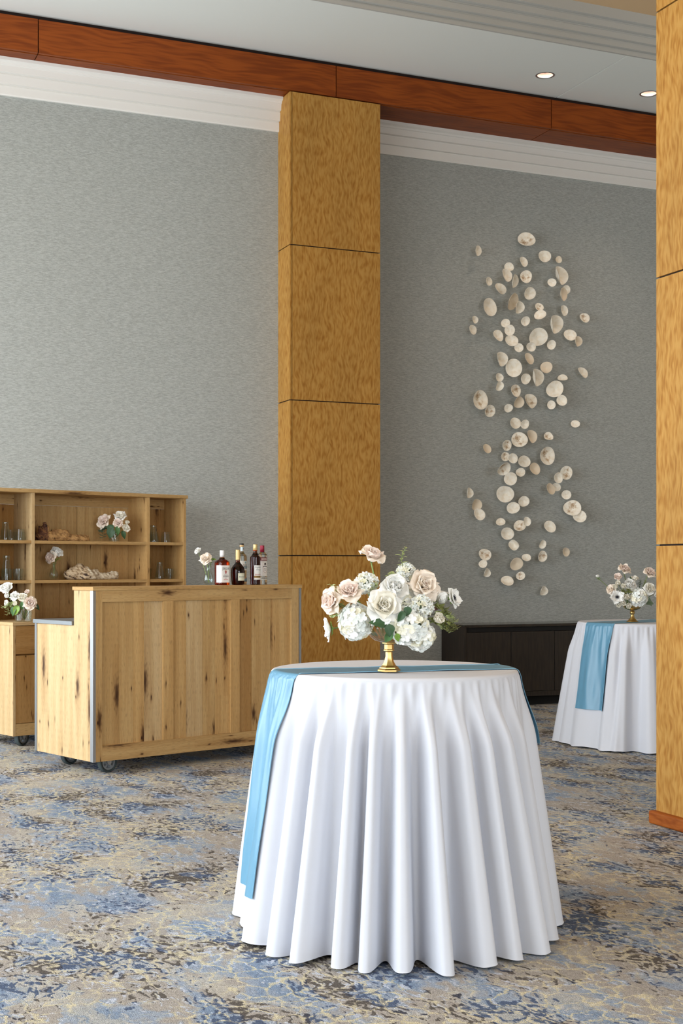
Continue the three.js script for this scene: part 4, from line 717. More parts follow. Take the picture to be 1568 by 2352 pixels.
{ // low vase on the upper shelf
  bouquet = 'the upper shelf vase';
  const B = local(back, 1.125, 1.4925, -0.47), q = off(B), t = thing('glass_vase', 'low round clear vase under the flowers on the upper shelf', 'vase', B.toArray());
  add('glass_body', lathe([[0, 0], [0.040, 0], [0.043, 0.004], [0.044, 0.07], [0.0415, 0.07], [0.0405, 0.010], [0, 0.008]], 56), M.glass, t);
  const R0 = q(0, 0.02);
  rose('large blush rose opening toward the driftwood, upper shelf', q(-0.070, 0.160, 0.05), [-0.35, 0.4, 0.85], 0.060, BLUSH, 5, R0);
  rose('creamy rose highest in the upper shelf vase', q(0.055, 0.198, 0.03), [0.1, 0.7, 0.6], 0.050, IVORY, 5, R0);
  rose('second blush rose beneath the creamy rose, upper shelf', q(0.042, 0.145, 0.065), [0.15, 0.3, 0.9], 0.042, BLUSH, 5, R0);
  ranunculus('small cream spray rose on the outer side, upper shelf', q(0.104, 0.108, 0.05), [0.5, 0.2, 0.8], 0.032, CREAMS, 5, R0, false, 'spray_rose');
  ranunculus('smallest cream spray rose above its twin, upper shelf', q(0.106, 0.150, 0.04), [0.5, 0.4, 0.7], 0.026, CREAMS, 4, R0, false, 'spray_rose');
  bigLeaf('dark round leaf beneath the blush rose, upper shelf', q(-0.01, 0.135, 0.075), [-0.1, -0.8, 0.3], [0, 0.5, 0.85], 0.075, 'round', M.leafDark, R0);
  bigLeaf('large heart-shaped leaf hanging over the vase, upper shelf', q(-0.005, 0.105, 0.085), [-0.15, -0.95, 0.15], [0.1, 0.2, 0.95], 0.085, 'round', M.leafDark, R0);
  bigLeaf('pointed green leaf beside the second blush rose, upper shelf', q(0.035, 0.12, 0.08), [0.2, -0.95, 0.1], [0.3, 0.2, 0.9], 0.075, 'broad', M.leaf, R0);
  bigLeaf('leaf drooping under the outer cream roses, upper shelf', q(0.075, 0.085, 0.05), [0.35, -0.95, 0.1], [0.3, 0.2, 0.9], 0.07, 'broad', M.leafDark, R0);
  sprig('grey-green twig under the large blush rose, upper shelf', [q(-0.02, 0.06, 0.02), q(-0.06, 0.115, 0.05), q(-0.105, 0.075, 0.06)], 20, 0.045, M.leafSage, 'tiny', M.stemDark, 33);
  sprig('outer grey-green twig hanging toward the driftwood, upper shelf', [q(-0.03, 0.06, 0.02), q(-0.08, 0.10, 0.03), q(-0.075, 0.03, 0.06)], 18, 0.045, M.leafSage, 'tiny', M.stemDark, 34);
}
{ // cylinder vase on the lower worktop
  bouquet = 'the cylinder vase';
  const B = local(back, 0.150, 0.8972, -0.13), q = off(B), t = thing('glass_vase', 'clear cylinder vase of green stems on the back bar worktop', 'vase', B.toArray());
  add('glass_body', lathe([[0, 0], [0.058, 0], [0.061, 0.003], [0.061, 0.12], [0.058, 0.12], [0.0575, 0.010], [0, 0.008]], 64), M.glass, t);
  const R0 = q(0.01, 0.014), R1 = q(-0.03, 0.014, 0.01);
  ranunculus('white open flower topmost in the cylinder vase, thrown outward', q(-0.117, 0.244, 0.03), [-0.3, 0.6, 0.7], 0.052, WHITES, 5, R1, false, 'lisianthus');
  ranunculus('white closed lisianthus under the topmost open flower', q(-0.104, 0.186, 0.05), [-0.5, 0.5, 0.7], 0.036, WHITES, 3, R1, false, 'lisianthus');
  rose('white rose in the middle of the cylinder vase', q(-0.048, 0.184, 0.06), [-0.1, 0.5, 0.85], 0.040, [M.whitePetal], 5, R0);
  ranunculus('cream ranunculus beside the white rose in the cylinder vase', q(0.010, 0.176, 0.07), [0.05, 0.4, 0.9], 0.036, CREAMS, 5, R0, false);
  ranunculus('small cream ranunculus low at the front of the cylinder vase', q(-0.034, 0.130, 0.09), [-0.1, 0.3, 0.95], 0.028, CREAMS, 4, R0, false);
  ranunculus('small white lisianthus low at the outer side of the cylinder vase', q(-0.100, 0.135, 0.06), [-0.6, 0.2, 0.8], 0.030, WHITES, 4, R1, false, 'lisianthus');
  rose('large blush rose facing out of the cylinder vase', q(0.066, 0.134, 0.075), [0.35, 0.2, 0.9], 0.052, BLUSH, 5, R0);
  rose('little pink rosebud over the large blush rose, cylinder vase', q(0.038, 0.210, 0.04), [0.1, 0.7, 0.6], 0.026, [M.blushDeep, M.blush], 4, R0);
  bigLeaf('large bright leaf hanging down the cylinder vase', q(-0.015, 0.12, 0.09), [-0.4, -0.9, 0.1], [0.0, 0.3, 0.95], 0.085, 'broad', M.leafBright, R0);
  bigLeaf('second green leaf across the cylinder vase rim', q(-0.045, 0.11, 0.08), [-0.3, -0.9, 0.15], [-0.2, 0.3, 0.9], 0.075, 'broad', M.leaf, R0);
  bigLeaf('green leaf under the cream ranunculus, cylinder vase', q(0.020, 0.15, 0.085), [-0.2, -0.9, 0.15], [0.0, 0.4, 0.9], 0.065, 'broad', M.leaf, R0);
  bigLeaf('leaf sticking out past the large blush rose', q(0.085, 0.125, 0.04), [0.7, -0.5, 0.1], [0.2, 0.6, 0.75], 0.06, 'broad', M.leafDark, R0);
  sprig('variegated twig at the outer side of the cylinder vase', [q(-0.03, 0.06, 0.03), q(-0.08, 0.13, 0.06), q(-0.13, 0.10, 0.07)], 18, 0.042, M.leafPale, 'tiny', M.stem, 35);
  sprig('lower variegated twig over the cylinder vase rim', [q(-0.03, 0.06, 0.03), q(-0.08, 0.12, 0.06), q(-0.095, 0.05, 0.08)], 18, 0.042, M.leafPale, 'tiny', M.stem, 36);
}
// ---------------------------------------------------------------- glassware on the shelves
const CARAFE = (h) => lathe(smooth([[0, 0.001], [0.034, 0.0005], [0.039, 0.006], [0.037, h * 0.25], [0.030, h * 0.6], [0.0255, h * 0.80], [0.0262, h * 0.83], [0.0235, h * 0.86], [0.0262, h * 0.90], [0.0262, h]], 3).concat(smooth([[0.0238, h * 0.999], [0.0235, h * 0.90], [0.0215, h * 0.86], [0.0235, h * 0.82], [0.028, h * 0.6], [0.035, h * 0.25], [0.036, 0.012], [0, 0.010]], 3)), 40);
const TUMBLER = lathe([[0, 0.0], [0.030, 0.0], [0.034, 0.003], [0.0405, 0.085], [0.0385, 0.085], [0.0325, 0.020], [0, 0.018]], 40), TURNED_OVER = TUMBLER.clone().rotateX(Math.PI).translate(0, 0.085, 0);
const BEER = lathe(smooth([[0, 0.001], [0.026, 0.0005], [0.029, 0.006], [0.027, 0.03], [0.030, 0.09], [0.036, 0.13], [0.036, 0.16], [0.031, 0.196]], 3).concat(smooth([[0.029, 0.196], [0.034, 0.16], [0.034, 0.13], [0.028, 0.09], [0.025, 0.03], [0.024, 0.018], [0, 0.016]], 3)), 40);
const GEO = { carafe: CARAFE(0.137), tall: CARAFE(0.185), tumbler: TUMBLER, over: TURNED_OVER, beer: BEER };
function glassware(kind, name, label, x, y, z) { const p = local(back, x, y + 0.0003, z), t = thing(name, label, 'glass', p.toArray(), 0, 'clear glassware on the bar shelves'); add('glass_body', GEO[kind], M.glass, t); }
glassware('tall', 'water_carafe', 'taller clear carafe behind another in the outer bay, upper shelf', 0.112, 1.492, -0.56);
glassware('carafe', 'water_carafe', 'clear carafe in front beside upturned tumblers, outer bay upper shelf', 0.178, 1.492, -0.46);
glassware('over', 'glass_tumbler', 'upturned clear tumbler nearest the upright, outer bay upper shelf', 0.287, 1.492, -0.44);
glassware('over', 'glass_tumbler', 'upturned clear tumbler behind its neighbour, outer bay upper shelf', 0.268, 1.492, -0.545);
glassware('tall', 'water_carafe', 'tall clear carafe in front, outer bay middle shelf', 0.186, 1.194, -0.46);
glassware('carafe', 'water_carafe', 'shorter clear carafe behind the tall one, outer bay middle shelf', 0.135, 1.194, -0.56);
glassware('tumbler', 'glass_tumbler', 'clear tumbler beside the tall carafe, outer bay middle shelf', 0.270, 1.194, -0.44);
glassware('tumbler', 'glass_tumbler', 'clear tumbler half behind another, outer bay middle shelf', 0.236, 1.194, -0.55);
glassware('beer', 'beer_glass', 'tall slender beer glass behind a carafe, narrow end bay upper shelf', 1.440, 1.492, -0.56);
glassware('carafe', 'water_carafe', 'clear carafe beside upturned tumblers, narrow end bay upper shelf', 1.490, 1.492, -0.46);
glassware('over', 'glass_tumbler', 'upturned tumbler shining at the front, narrow end bay upper shelf', 1.602, 1.492, -0.45);
glassware('over', 'glass_tumbler', 'upturned tumbler set back between carafe and tumbler, narrow end bay', 1.560, 1.492, -0.555);
glassware('beer', 'beer_glass', 'tall curved beer glass beside the upright, narrow end bay middle shelf', 1.445, 1.194, -0.50);
glassware('carafe', 'water_carafe', 'clear carafe catching the light, narrow end bay middle shelf', 1.550, 1.194, -0.46);
glassware('tumbler', 'glass_tumbler', 'clear tumbler beyond the carafe, narrow end bay middle shelf', 1.637, 1.194, -0.45);
glassware('tumbler', 'glass_tumbler', 'clear tumbler low behind the curved beer glass, narrow end bay', 1.500, 1.194, -0.575);
// ---------------------------------------------------------------- driftwood
function gnarled(bones, seed, res, rough, colors) {
  const lo = V(9, 9, 9), hi = V(-9, -9, -9);
  for (const [a, b, ra, rb] of bones) for (const [p, r] of [[a, ra], [b, rb]]) { lo.min(V(p[0] - r - 0.02, p[1] - r - 0.02, p[2] - r - 0.02)); hi.max(V(p[0] + r + 0.02, p[1] + r + 0.02, p[2] + r + 0.02)); }
  const c = lo.clone().add(hi).multiplyScalar(0.5), s = Math.max(hi.x - lo.x, hi.y - lo.y, hi.z - lo.z) / 2;
  const mc = new MarchingCubes(res, M.black, false, false, 400000), half = res / 2; mc.isolation = 0;
  const wave = (x, y, z) => Math.sin(x * 61 + seed) * Math.cos(y * 83 + z * 47) * 0.5 + Math.sin(x * 139 + y * 171 + seed * 2) * Math.cos(z * 150 + x * 40) * 0.35 + Math.sin(x * 290 + z * 210) * Math.sin(y * 310 - x * 80) * 0.2;
  const dist = (x, y, z) => {
    let m = 0; const k = 90;
    for (const [a, b, ra, rb] of bones) { const dx = b[0] - a[0], dy = b[1] - a[1], dz = b[2] - a[2], t = clamp(((x - a[0]) * dx + (y - a[1]) * dy + (z - a[2]) * dz) / (dx * dx + dy * dy + dz * dz)); m += Math.exp(-k * (Math.hypot(x - a[0] - dx * t, y - a[1] - dy * t, z - a[2] - dz * t) - mix(ra, rb, t))); }
    return Math.max(-Math.log(m + 1e-30) / k - 0.004 + rough * wave(x, y, z), 0.0005 - y);
  };
  for (let z = 0, q = 0; z < res; z++) for (let y = 0; y < res; y++) for (let x = 0; x < res; x++, q++) mc.field[q] = -dist(c.x + (x - half) / half * s, c.y + (y - half) / half * s, c.z + (z - half) / half * s);
  mc.update(); const n = mc.count, P = mc.positionArray.slice(0, n * 3), C = new Float32Array(n * 3), cc = [0, 0, 0];
  for (let i = 0; i < n; i++) {
    const x = P[3 * i] = c.x + P[3 * i] * s, y = P[3 * i + 1] = c.y + P[3 * i + 1] * s, z = P[3 * i + 2] = c.z + P[3 * i + 2] * s;
    const g = N1(x * 26 + 9, y * 60 + z * 50 + 9, 512, 512) + 0.6 * N2(x * 70 + 3, y * 160 + z * 90, 512, 512), [a, b, d, cut] = colors(x); lerp3(cc, a, b, sstep(-0.3, 0.5, g)); into(cc, d, sstep(cut, cut + 0.22, g + 0.5 * N3(x * 40, y * 44 + z * 30, 512, 512)));
    C[3 * i] = cc[0]; C[3 * i + 1] = cc[1]; C[3 * i + 2] = cc[2];
  }
  const g = new THREE.BufferGeometry(); g.setAttribute('position', new THREE.BufferAttribute(P, 3)); g.setAttribute('color', new THREE.BufferAttribute(C, 3));
  const w = mergeVertices(g, 1e-5); w.computeVertexNormals(); return w;
}
M.driftwood = std({ color: '#ffffff', vertexColors: true, roughness: 0.85 });
{
  const t = thing('driftwood', 'golden brown driftwood with a raised root end on the upper shelf', 'driftwood', local(back, 0.46, 1.4925, -0.47).toArray(), TURN);
  add('root', gnarled([[[0.02, 0.028, 0], [0.10, 0.026, 0.01], 0.030, 0.030], [[0.03, 0.03, 0], [0.055, 0.09, 0], 0.034, 0.020], [[0.055, 0.09, 0], [0.046, 0.132, 0.01], 0.016, 0.007], [[0.03, 0.07, -0.01], [0.012, 0.105, -0.015], 0.010, 0.004], [[0.10, 0.026, 0.01], [0.20, 0.034, 0.0], 0.030, 0.036], [[0.15, 0.058, 0], [0.23, 0.066, 0.01], 0.026, 0.014], [[0.20, 0.03, 0], [0.30, 0.020, 0.01], 0.030, 0.018], [[0.28, 0.02, 0], [0.36, 0.024, 0.01], 0.016, 0.012], [[0.34, 0.024, 0.01], [0.42, 0.034, 0.0], 0.012, 0.010], [[0.30, 0.012, 0.03], [0.415, 0.013, 0.02], 0.014, 0.012]], 3, 100, 0.008, (x) => x < 0.06 ? [[0.12, 0.05, 0.03], [0.30, 0.14, 0.05], [0.03, 0.012, 0.01], 0.35] : [[0.50, 0.29, 0.11], [0.30, 0.16, 0.06], [0.10, 0.05, 0.02], 0.75]), M.driftwood, t);
}
{
  const t = thing('driftwood', 'pale bleached driftwood with dark hollows on the middle shelf', 'driftwood', local(back, 0.70, 1.1945, -0.47).toArray(), TURN);
  add('root', gnarled([[[0.02, 0.035, 0], [0.12, 0.04, 0.01], 0.036, 0.040], [[0.06, 0.065, 0], [0.12, 0.098, 0], 0.024, 0.014], [[0.12, 0.098, 0], [0.165, 0.082, 0.01], 0.013, 0.014], [[0.10, 0.07, -0.02], [0.15, 0.095, -0.03], 0.016, 0.009], [[0.12, 0.035, 0.01], [0.22, 0.030, 0.0], 0.034, 0.030], [[0.19, 0.045, 0.01], [0.26, 0.058, 0.0], 0.022, 0.012], [[0.22, 0.028, 0], [0.36, 0.020, 0.01], 0.028, 0.019], [[0.34, 0.022, 0.01], [0.435, 0.030, 0.0], 0.018, 0.026], [[0.42, 0.040, 0], [0.41, 0.056, 0], 0.016, 0.007], [[0.14, 0.02, 0.05], [0.20, 0.026, 0.05], 0.018, 0.022]], 8, 100, 0.009, (x) => x < 0.17 ? [[0.66, 0.52, 0.35], [0.36, 0.24, 0.13], [0.06, 0.035, 0.025], 0.30] : [[0.74, 0.65, 0.50], [0.55, 0.44, 0.30], [0.16, 0.10, 0.06], 0.62]), M.driftwood, t);
}
// ---------------------------------------------------------------- clay shells pinned off the wall
function shellGeo(R, fold, seed) {
  const r = rng(seed), p1 = r() * 6, p2 = r() * 6, w1 = 0.05 * r() + 0.02, w2 = 0.03 * r(), NS = 40, NR = 8, T = 0.0035, P = [], uv = [], ix = [], spin = r() * 6.28;
  const depth = R * (0.36 + 0.12 * r()), egg = 0.10 * r();
  const at = (k, i, s) => { const a = i / NS * Math.PI * 2, v = k / NR, rad = R * v * (1 + (w1 * Math.cos(2 * a + p1) + w2 * Math.cos(3 * a + p2) + egg * Math.cos(a)) * v); let x = rad * Math.cos(a), y = rad * Math.sin(a), z = depth * (Math.pow(v, 1.12) - 0.5) + R * 0.04 * v * v * Math.cos(a * 2 + p2) + s; const q = fold * 1.15; if (q > 0.01) { const b = y / R * q, yy = Math.sin(b) * R / Math.max(q, 0.01), zz = (1 - Math.cos(b)) * R / Math.max(q, 0.01); y = yy; z += zz * 1.1; } return [x, y, z]; };
  for (const s of [0, T]) for (let k = 0; k <= NR; k++) for (let i = 0; i <= NS; i++) { const q = at(s ? k : k, i, s ? T : 0); P.push(...q); const a = i / NS * Math.PI * 2 + spin, v = k / NR * 0.5; uv.push(0.5 + v * Math.cos(a), 0.5 + v * Math.sin(a)); }
  const half = (NR + 1) * (NS + 1);
  for (let k = 0; k < NR; k++) for (let i = 0; i < NS; i++) { const a = k * (NS + 1) + i, b = a + 1, c = a + NS + 1, d = c + 1; ix.push(a, b, c, b, d, c); ix.push(half + a, half + c, half + b, half + b, half + c, half + d); }
  for (let i = 0; i < NS; i++) { const a = NR * (NS + 1) + i, b = a + 1; ix.push(a, b, half + a, b, half + b, half + a); }
  const g = new THREE.BufferGeometry(); g.setAttribute('position', new THREE.Float32BufferAttribute(P, 3)); g.setAttribute('uv', new THREE.Float32BufferAttribute(uv, 2)); g.setIndex(ix); g.computeVertexNormals(); return [g, depth];
}
let shellSeed = 100;
function shell(x, y, off, R, yaw, pitch, roll, fold, clay, label) {
  const t = thing('clay_shell', label, 'shell', [x, y, WALL_B + off], 0, 'clay shells of the wall cluster'); const [g, depth] = shellGeo(R, fold, shellSeed++);
  const d = add('dish', g, M.clay[clay], t); d.rotation.set(-pitch, yaw, roll, 'YXZ');
  const n = V(Math.sin(yaw) * Math.cos(pitch), Math.sin(pitch), Math.cos(yaw) * Math.cos(pitch)).multiplyScalar(-depth * 0.5);
  const len = Math.max(0.01, off + n.z); add('pin', new THREE.CylinderGeometry(0.0022, 0.0022, len, 8).rotateX(Math.PI / 2).translate(n.x, n.y, n.z - len / 2), M.pin, t);
}
shell(6.704, 4.426, 0.075, 0.084, -0.45, 0.49, -0.13, 0.0, 2, "large wide cream clay shell with brown stains, topmost of the wall cluster");
shell(6.160, 4.281, 0.075, 0.047, 0.43, -0.07, -1.33, 0.5, 0, "small clay shell turned edge-on, highest at the cluster's outer edge, apart from the rest");
shell(6.895, 4.290, 0.075, 0.062, -0.13, 0.14, -0.86, 0.1, 0, "oval cream clay shell with a lifted upper rim, just beneath the topmost stained shell");
shell(7.065, 4.278, 0.075, 0.034, -0.56, -0.22, -1.05, 0.8, 1, "small folded clay shell beside the oval with the lifted rim");
shell(6.657, 4.217, 0.075, 0.048, 0.16, 0.13, -1.10, 0.6, 0, "narrow folded clay shell on a pin, directly beneath the topmost stained shell");
shell(6.508, 4.154, 0.075, 0.044, -0.47, 0.07, -0.19, 0.5, 0, "small pointed clay shell perched on the bean-shaped shell's upper end");
shell(6.440, 4.061, 0.125, 0.065, 0.29, 0.20, -1.13, 0.3, 0, "bean-shaped cream clay shell under a small pointed shell, upper cluster");
shell(6.557, 4.028, 0.075, 0.061, 0.61, -0.25, -1.46, 0.4, 0, "slim clay shell seen edge-on, touching the lower end of the bean-shaped shell");
shell(6.692, 4.075, 0.075, 0.061, -0.23, 0.16, -0.70, 0.1, 2, "rounded clay shell with brown stain in its hollow, second stained one from the top");
shell(7.055, 4.119, 0.075, 0.089, 0.34, 0.13, -1.22, 0.9, 0, "long folded clay shell curled like a pod, highest of the big folded ones");
shell(6.954, 4.033, 0.125, 0.041, -0.55, 0.01, -0.03, 0.0, 0, "small round clay dish on a pin, tucked under the long pod-like folded shell");
shell(7.146, 3.993, 0.075, 0.042, -0.17, -0.18, -1.49, 0.1, 0, "small round clay dish behind the slim pointed shell below the pod-like fold");
shell(6.282, 4.000, 0.075, 0.043, 0.38, 0.01, -1.30, 0.1, 0, "small oval clay shell leaning upright, alone outside the bean-shaped shell");
shell(6.406, 3.935, 0.075, 0.063, 0.18, 0.41, -0.92, 0.2, 0, "oval clay shell tipped diagonally showing its outer rim, below the small upright oval");
shell(6.730, 3.926, 0.075, 0.063, 0.10, -0.21, -1.53, 0.1, 0, "rounded clay shell with one straightened side, directly under the second stained shell");
shell(7.066, 3.927, 0.125, 0.064, 0.50, 0.06, -1.32, 0.4, 1, "slim pointed clay shell on a pin, overlapping a small round dish, under the pod-like fold");
shell(6.284, 3.759, 0.075, 0.085, 0.24, 0.05, -1.25, 0.2, 0, "large clay shell with a dented rim, outermost in the upper half");
shell(6.533, 3.840, 0.075, 0.083, 0.54, -0.33, -1.54, 0.2, 1, "tall oval clay shell seen half edge-on, on a long pin, above a folded shell");
shell(6.578, 3.772, 0.125, 0.059, 0.25, -0.26, -1.57, 0.7, 0, "folded clay shell with pointed ends, touching the tall half edge-on oval's lower side");
shell(6.837, 3.795, 0.075, 0.043, -0.07, 0.28, -0.82, 0.1, 2, "small oval stained clay shell sitting atop a wider tilted shell, upper middle");
shell(6.828, 3.702, 0.125, 0.057, -0.72, 0.51, 0.27, 0.3, 0, "wide tilted clay shell directly beneath a small oval stained shell");
shell(7.110, 3.783, 0.075, 0.050, 0.18, 0.04, -1.26, 0.7, 0, "small folded clay shell with pointed tip, alone above the long upright fold");
shell(7.351, 3.727, 0.075, 0.053, -0.00, 0.29, -0.92, 0.1, 2, "small oval clay shell with brown edge stain, rightmost in the upper half");
shell(6.132, 3.627, 0.075, 0.036, 0.21, -0.02, -1.32, 0.5, 0, "tiny clay shell seen edge-on, above another small oval at the outer edge");
shell(6.110, 3.530, 0.075, 0.047, 0.31, 0.08, -1.27, 0.1, 0, "small oval clay shell on a pin, below the tiny edge-on one at the outer edge");
shell(6.470, 3.615, 0.075, 0.042, -0.52, 0.03, -0.02, 0.0, 0, "small round clay dish overlapping a slightly larger dish behind it, upper cluster");
shell(6.486, 3.540, 0.125, 0.051, -0.52, 0.06, -0.02, 0.0, 0, "round clay dish partly hidden behind a smaller dish, above the wide flat oval");
shell(6.690, 3.655, 0.075, 0.045, -0.21, -0.17, -1.51, 0.0, 0, "small round clay dish on a long slanting pin, alone between two chains of shells");
shell(6.914, 3.617, 0.207, 0.092, 0.34, -0.04, -1.38, 0.8, 0, "long folded clay shell standing upright on a pin beside the largest smooth upper disc");
shell(6.384, 3.485, 0.075, 0.058, 0.11, 0.35, -0.94, 0.2, 0, "oval clay shell tipped on its pin, beside the chain of stacked round dishes");
shell(6.534, 3.450, 0.075, 0.062, -0.41, 0.40, -0.21, 0.0, 0, "wide smooth oval clay dish at the lower end of two stacked round dishes");
shell(6.590, 3.381, 0.125, 0.043, -0.53, 0.05, -0.02, 0.0, 0, "small round clay dish touching the wide smooth oval from below");
shell(6.829, 3.513, 0.075, 0.089, -0.27, -0.16, -1.53, 0.0, 0, "largest smooth round clay disc in the upper half, overlapping a small dish below");
shell(6.721, 3.402, 0.125, 0.047, -0.10, -0.14, -1.50, 0.0, 0, "small round clay dish overlapping the lower edge of the largest smooth upper disc");
shell(6.982, 3.441, 0.075, 0.045, -0.55, 0.04, -0.02, 0.0, 0, "small round clay dish on a pin, free-standing below the long upright fold");
shell(7.191, 3.545, 0.075, 0.061, -0.42, 0.34, -0.30, 0.0, 0, "smooth oval clay dish overlapping a slim folded shell, near the outer edge");
shell(7.234, 3.484, 0.125, 0.051, 0.26, 0.02, -1.33, 0.7, 1, "slim folded clay shell hanging under the smooth oval dish near the outer edge");
shell(6.415, 3.273, 0.0655, 0.07, 0.22, 0.01, -1.34, 0.7, 0, "folded clay shell with pale outer face on a pin, above the big creased disc's shoulder");
shell(6.719, 3.287, 0.075, 0.057, 0.20, 0.34, -1.04, 0.3, 1, "oval clay shell half edge-on on a pin, just above the big creased disc");
shell(6.558, 3.192, 0.075, 0.083, -0.53, 0.00, -0.02, 0.0, 0, "big round clay disc with radial creases, middle of the cluster's upper half");
shell(6.690, 3.098, 0.075, 0.051, -0.11, -0.12, -1.51, 0.0, 0, "round clay dish touching a crescent-shaped folded shell");
shell(6.762, 3.111, 0.125, 0.084, 0.41, -0.01, -1.41, 0.9, 0, "crescent-shaped folded clay shell with pale back, beside a round dish");
shell(6.919, 3.217, 0.075, 0.059, -0.39, 0.26, -0.38, 0.0, 1, "rounded clay dish free-standing between the crescent fold and the teardrop shell");
shell(7.326, 3.186, 0.075, 0.060, 0.28, 0.41, -1.10, 0.3, 0, "oval clay shell half edge-on, outermost on the far side at mid height");
shell(7.108, 3.118, 0.075, 0.047, -0.54, 0.74, -0.03, 0.3, 0, "small clay shell pointed like a teardrop, atop the big smooth disc");
shell(6.393, 3.095, 0.075, 0.043, 0.13, -0.00, -1.35, 0.4, 0, "small cupped clay shell on a pin, joined to a rolled shell below it");
shell(6.333, 3.000, 0.190, 0.045, -0.08, -0.27, -1.83, 0.9, 0, "rolled clay shell hanging below a small cupped shell on a pin");
shell(6.575, 2.977, 0.075, 0.061, 0.21, 0.15, -1.23, 0.1, 2, "egg-shaped clay shell with light brown stain, above a folded leaf-like shell");
shell(6.575, 2.873, 0.125, 0.059, 0.14, -0.37, -1.84, 0.6, 1, "folded leaf-like clay shell squeezed under the egg-shaped stained shell");
shell(6.727, 2.879, 0.075, 0.077, 0.26, 0.32, -1.14, 0.3, 2, "long oval clay shell with dark brown stain, beside the folded leaf-like shell");
shell(7.020, 3.010, 0.075, 0.083, -0.49, 0.20, -0.20, 0.0, 0, "big smooth round clay disc with a teardrop shell on its upper rim");
shell(7.063, 2.899, 0.125, 0.053, -0.38, 0.18, -0.55, 0.2, 0, "clay dish with an uneven rim, overlapping the lower edge of the teardrop's disc");
shell(6.980, 2.859, 0.075, 0.042, -0.55, 0.09, -0.02, 0.0, 0, "small round clay dish just beneath the big disc that carries the teardrop");
shell(6.187, 2.878, 0.075, 0.089, 0.17, 0.01, -1.36, 0.0, 2, "largest stained oval clay shell, at the cluster's outer edge near mid height");
shell(6.264, 2.769, 0.125, 0.060, 0.17, -0.20, -1.64, 0.2, 2, "stained clay cup on a short pin, tucked beneath the largest stained oval");
shell(6.503, 2.808, 0.075, 0.041, -0.26, -0.11, -1.54, 0.0, 0, "small round clay dish alone below the folded leaf-like shell");
shell(6.571, 2.662, 0.075, 0.059, 0.02, 0.33, -0.94, 0.1, 0, "oval clay shell tipped diagonally, paired with a small round dish, mid cluster");
shell(6.652, 2.658, 0.125, 0.044, -0.13, -0.10, -1.53, 0.0, 0, "small round clay dish paired beside a diagonal oval shell at mid height");
shell(7.251, 2.684, 0.075, 0.042, -0.56, 0.41, -0.02, 0.0, 0, "small oval clay dish standing alone far from the others at mid height");
shell(6.626, 2.504, 0.075, 0.079, -0.53, 0.39, -0.01, 0.0, 2, "big clay dish with brown stained upper rim, between two smaller shells");
shell(6.718, 2.541, 0.125, 0.061, 0.17, 0.10, -1.31, 0.5, 1, "bent bean-like clay shell touching the big dish with the stained upper rim");
shell(6.945, 2.545, 0.075, 0.046, -0.43, 0.50, -0.22, 0.4, 2, "small three-cornered clay shell with a brown spot, above the large blotched oval");
shell(6.483, 2.459, 0.075, 0.052, 0.06, -0.27, -1.81, 0.1, 2, "rounded clay shell with faint stain, touching the side of the stained-rim dish");
shell(6.261, 2.407, 0.075, 0.049, 0.23, 0.38, -1.08, 0.2, 1, "small oval clay shell tipped diagonally, alone outside the lower chain's start");
shell(6.924, 2.369, 0.075, 0.087, 0.08, 0.04, -1.38, 0.0, 2, "large upright oval clay shell with brown blotch across its upper hollow");
shell(6.466, 2.346, 0.075, 0.045, -0.03, -0.07, -1.53, 0.0, 2, "small lightly stained clay dish half behind another round dish");
shell(6.521, 2.325, 0.125, 0.048, -0.16, -0.07, -1.54, 0.0, 0, "small round clay dish in front of a lightly stained dish");
shell(6.676, 2.302, 0.075, 0.058, -0.35, 0.14, -0.71, 0.0, 0, "round clay dish with centre crease, above a tilted tan shell");
shell(6.327, 2.219, 0.280, 0.068, 0.12, -0.51, -2.08, 0.3, 2, "dark-stained clay shell pointed at its upper corner, on a pin");
shell(6.786, 2.232, 0.075, 0.061, 0.05, 0.38, -0.98, 0.2, 1, "tilted tan clay shell touching the round creased dish's lower edge");
shell(6.634, 2.195, 0.075, 0.044, -0.53, 0.25, -0.01, 0.0, 0, "small round clay dish between the tilted tan shell and a larger disc");
shell(6.526, 2.130, 0.075, 0.063, -0.52, 0.14, -0.01, 0.0, 0, "round clay disc directly above the biggest lower disc");
shell(7.148, 2.209, 0.075, 0.063, -0.36, -0.07, -1.56, 0.0, 2, "round clay dish with one stained half, top of the lower outer chain");
shell(7.022, 2.152, 0.125, 0.052, 0.04, -0.00, -1.46, 0.0, 0, "upright oval clay dish between the half-stained dish and a small round one");
shell(7.035, 2.066, 0.075, 0.042, -0.26, -0.06, -1.55, 0.0, 0, "small round clay dish touching a slim upright shell in the lower outer chain");
shell(6.929, 2.042, 0.125, 0.059, 0.33, 0.24, -1.31, 0.2, 1, "slim upright clay shell touching a small round dish in the lower outer chain");
shell(7.149, 1.992, 0.075, 0.046, -0.57, 0.09, -0.01, 0.0, 0, "small round clay dish alone above the big dish with a dark stain");
shell(6.465, 1.987, 0.075, 0.082, -0.31, -0.05, -1.56, 0.0, 0, "biggest round clay disc of the lower half, faintly creased");
shell(6.069, 1.989, 0.075, 0.047, 0.32, -0.10, -1.59, 0.8, 0, "tiny diamond-shaped folded clay shell at the cluster's outermost lower edge");
shell(6.147, 1.886, 0.075, 0.058, 0.09, -0.24, -1.83, 0.6, 1, "leaf-like folded clay shell standing on an oval shell at the outer edge");
shell(6.153, 1.785, 0.125, 0.058, -0.01, 0.24, -1.10, 0.1, 0, "oval clay shell under a leaf-like folded one at the outer edge");
shell(6.669, 1.920, 0.075, 0.053, -0.21, -0.04, -1.56, 0.1, 0, "round clay dish with a creased side, close beside the biggest lower disc");
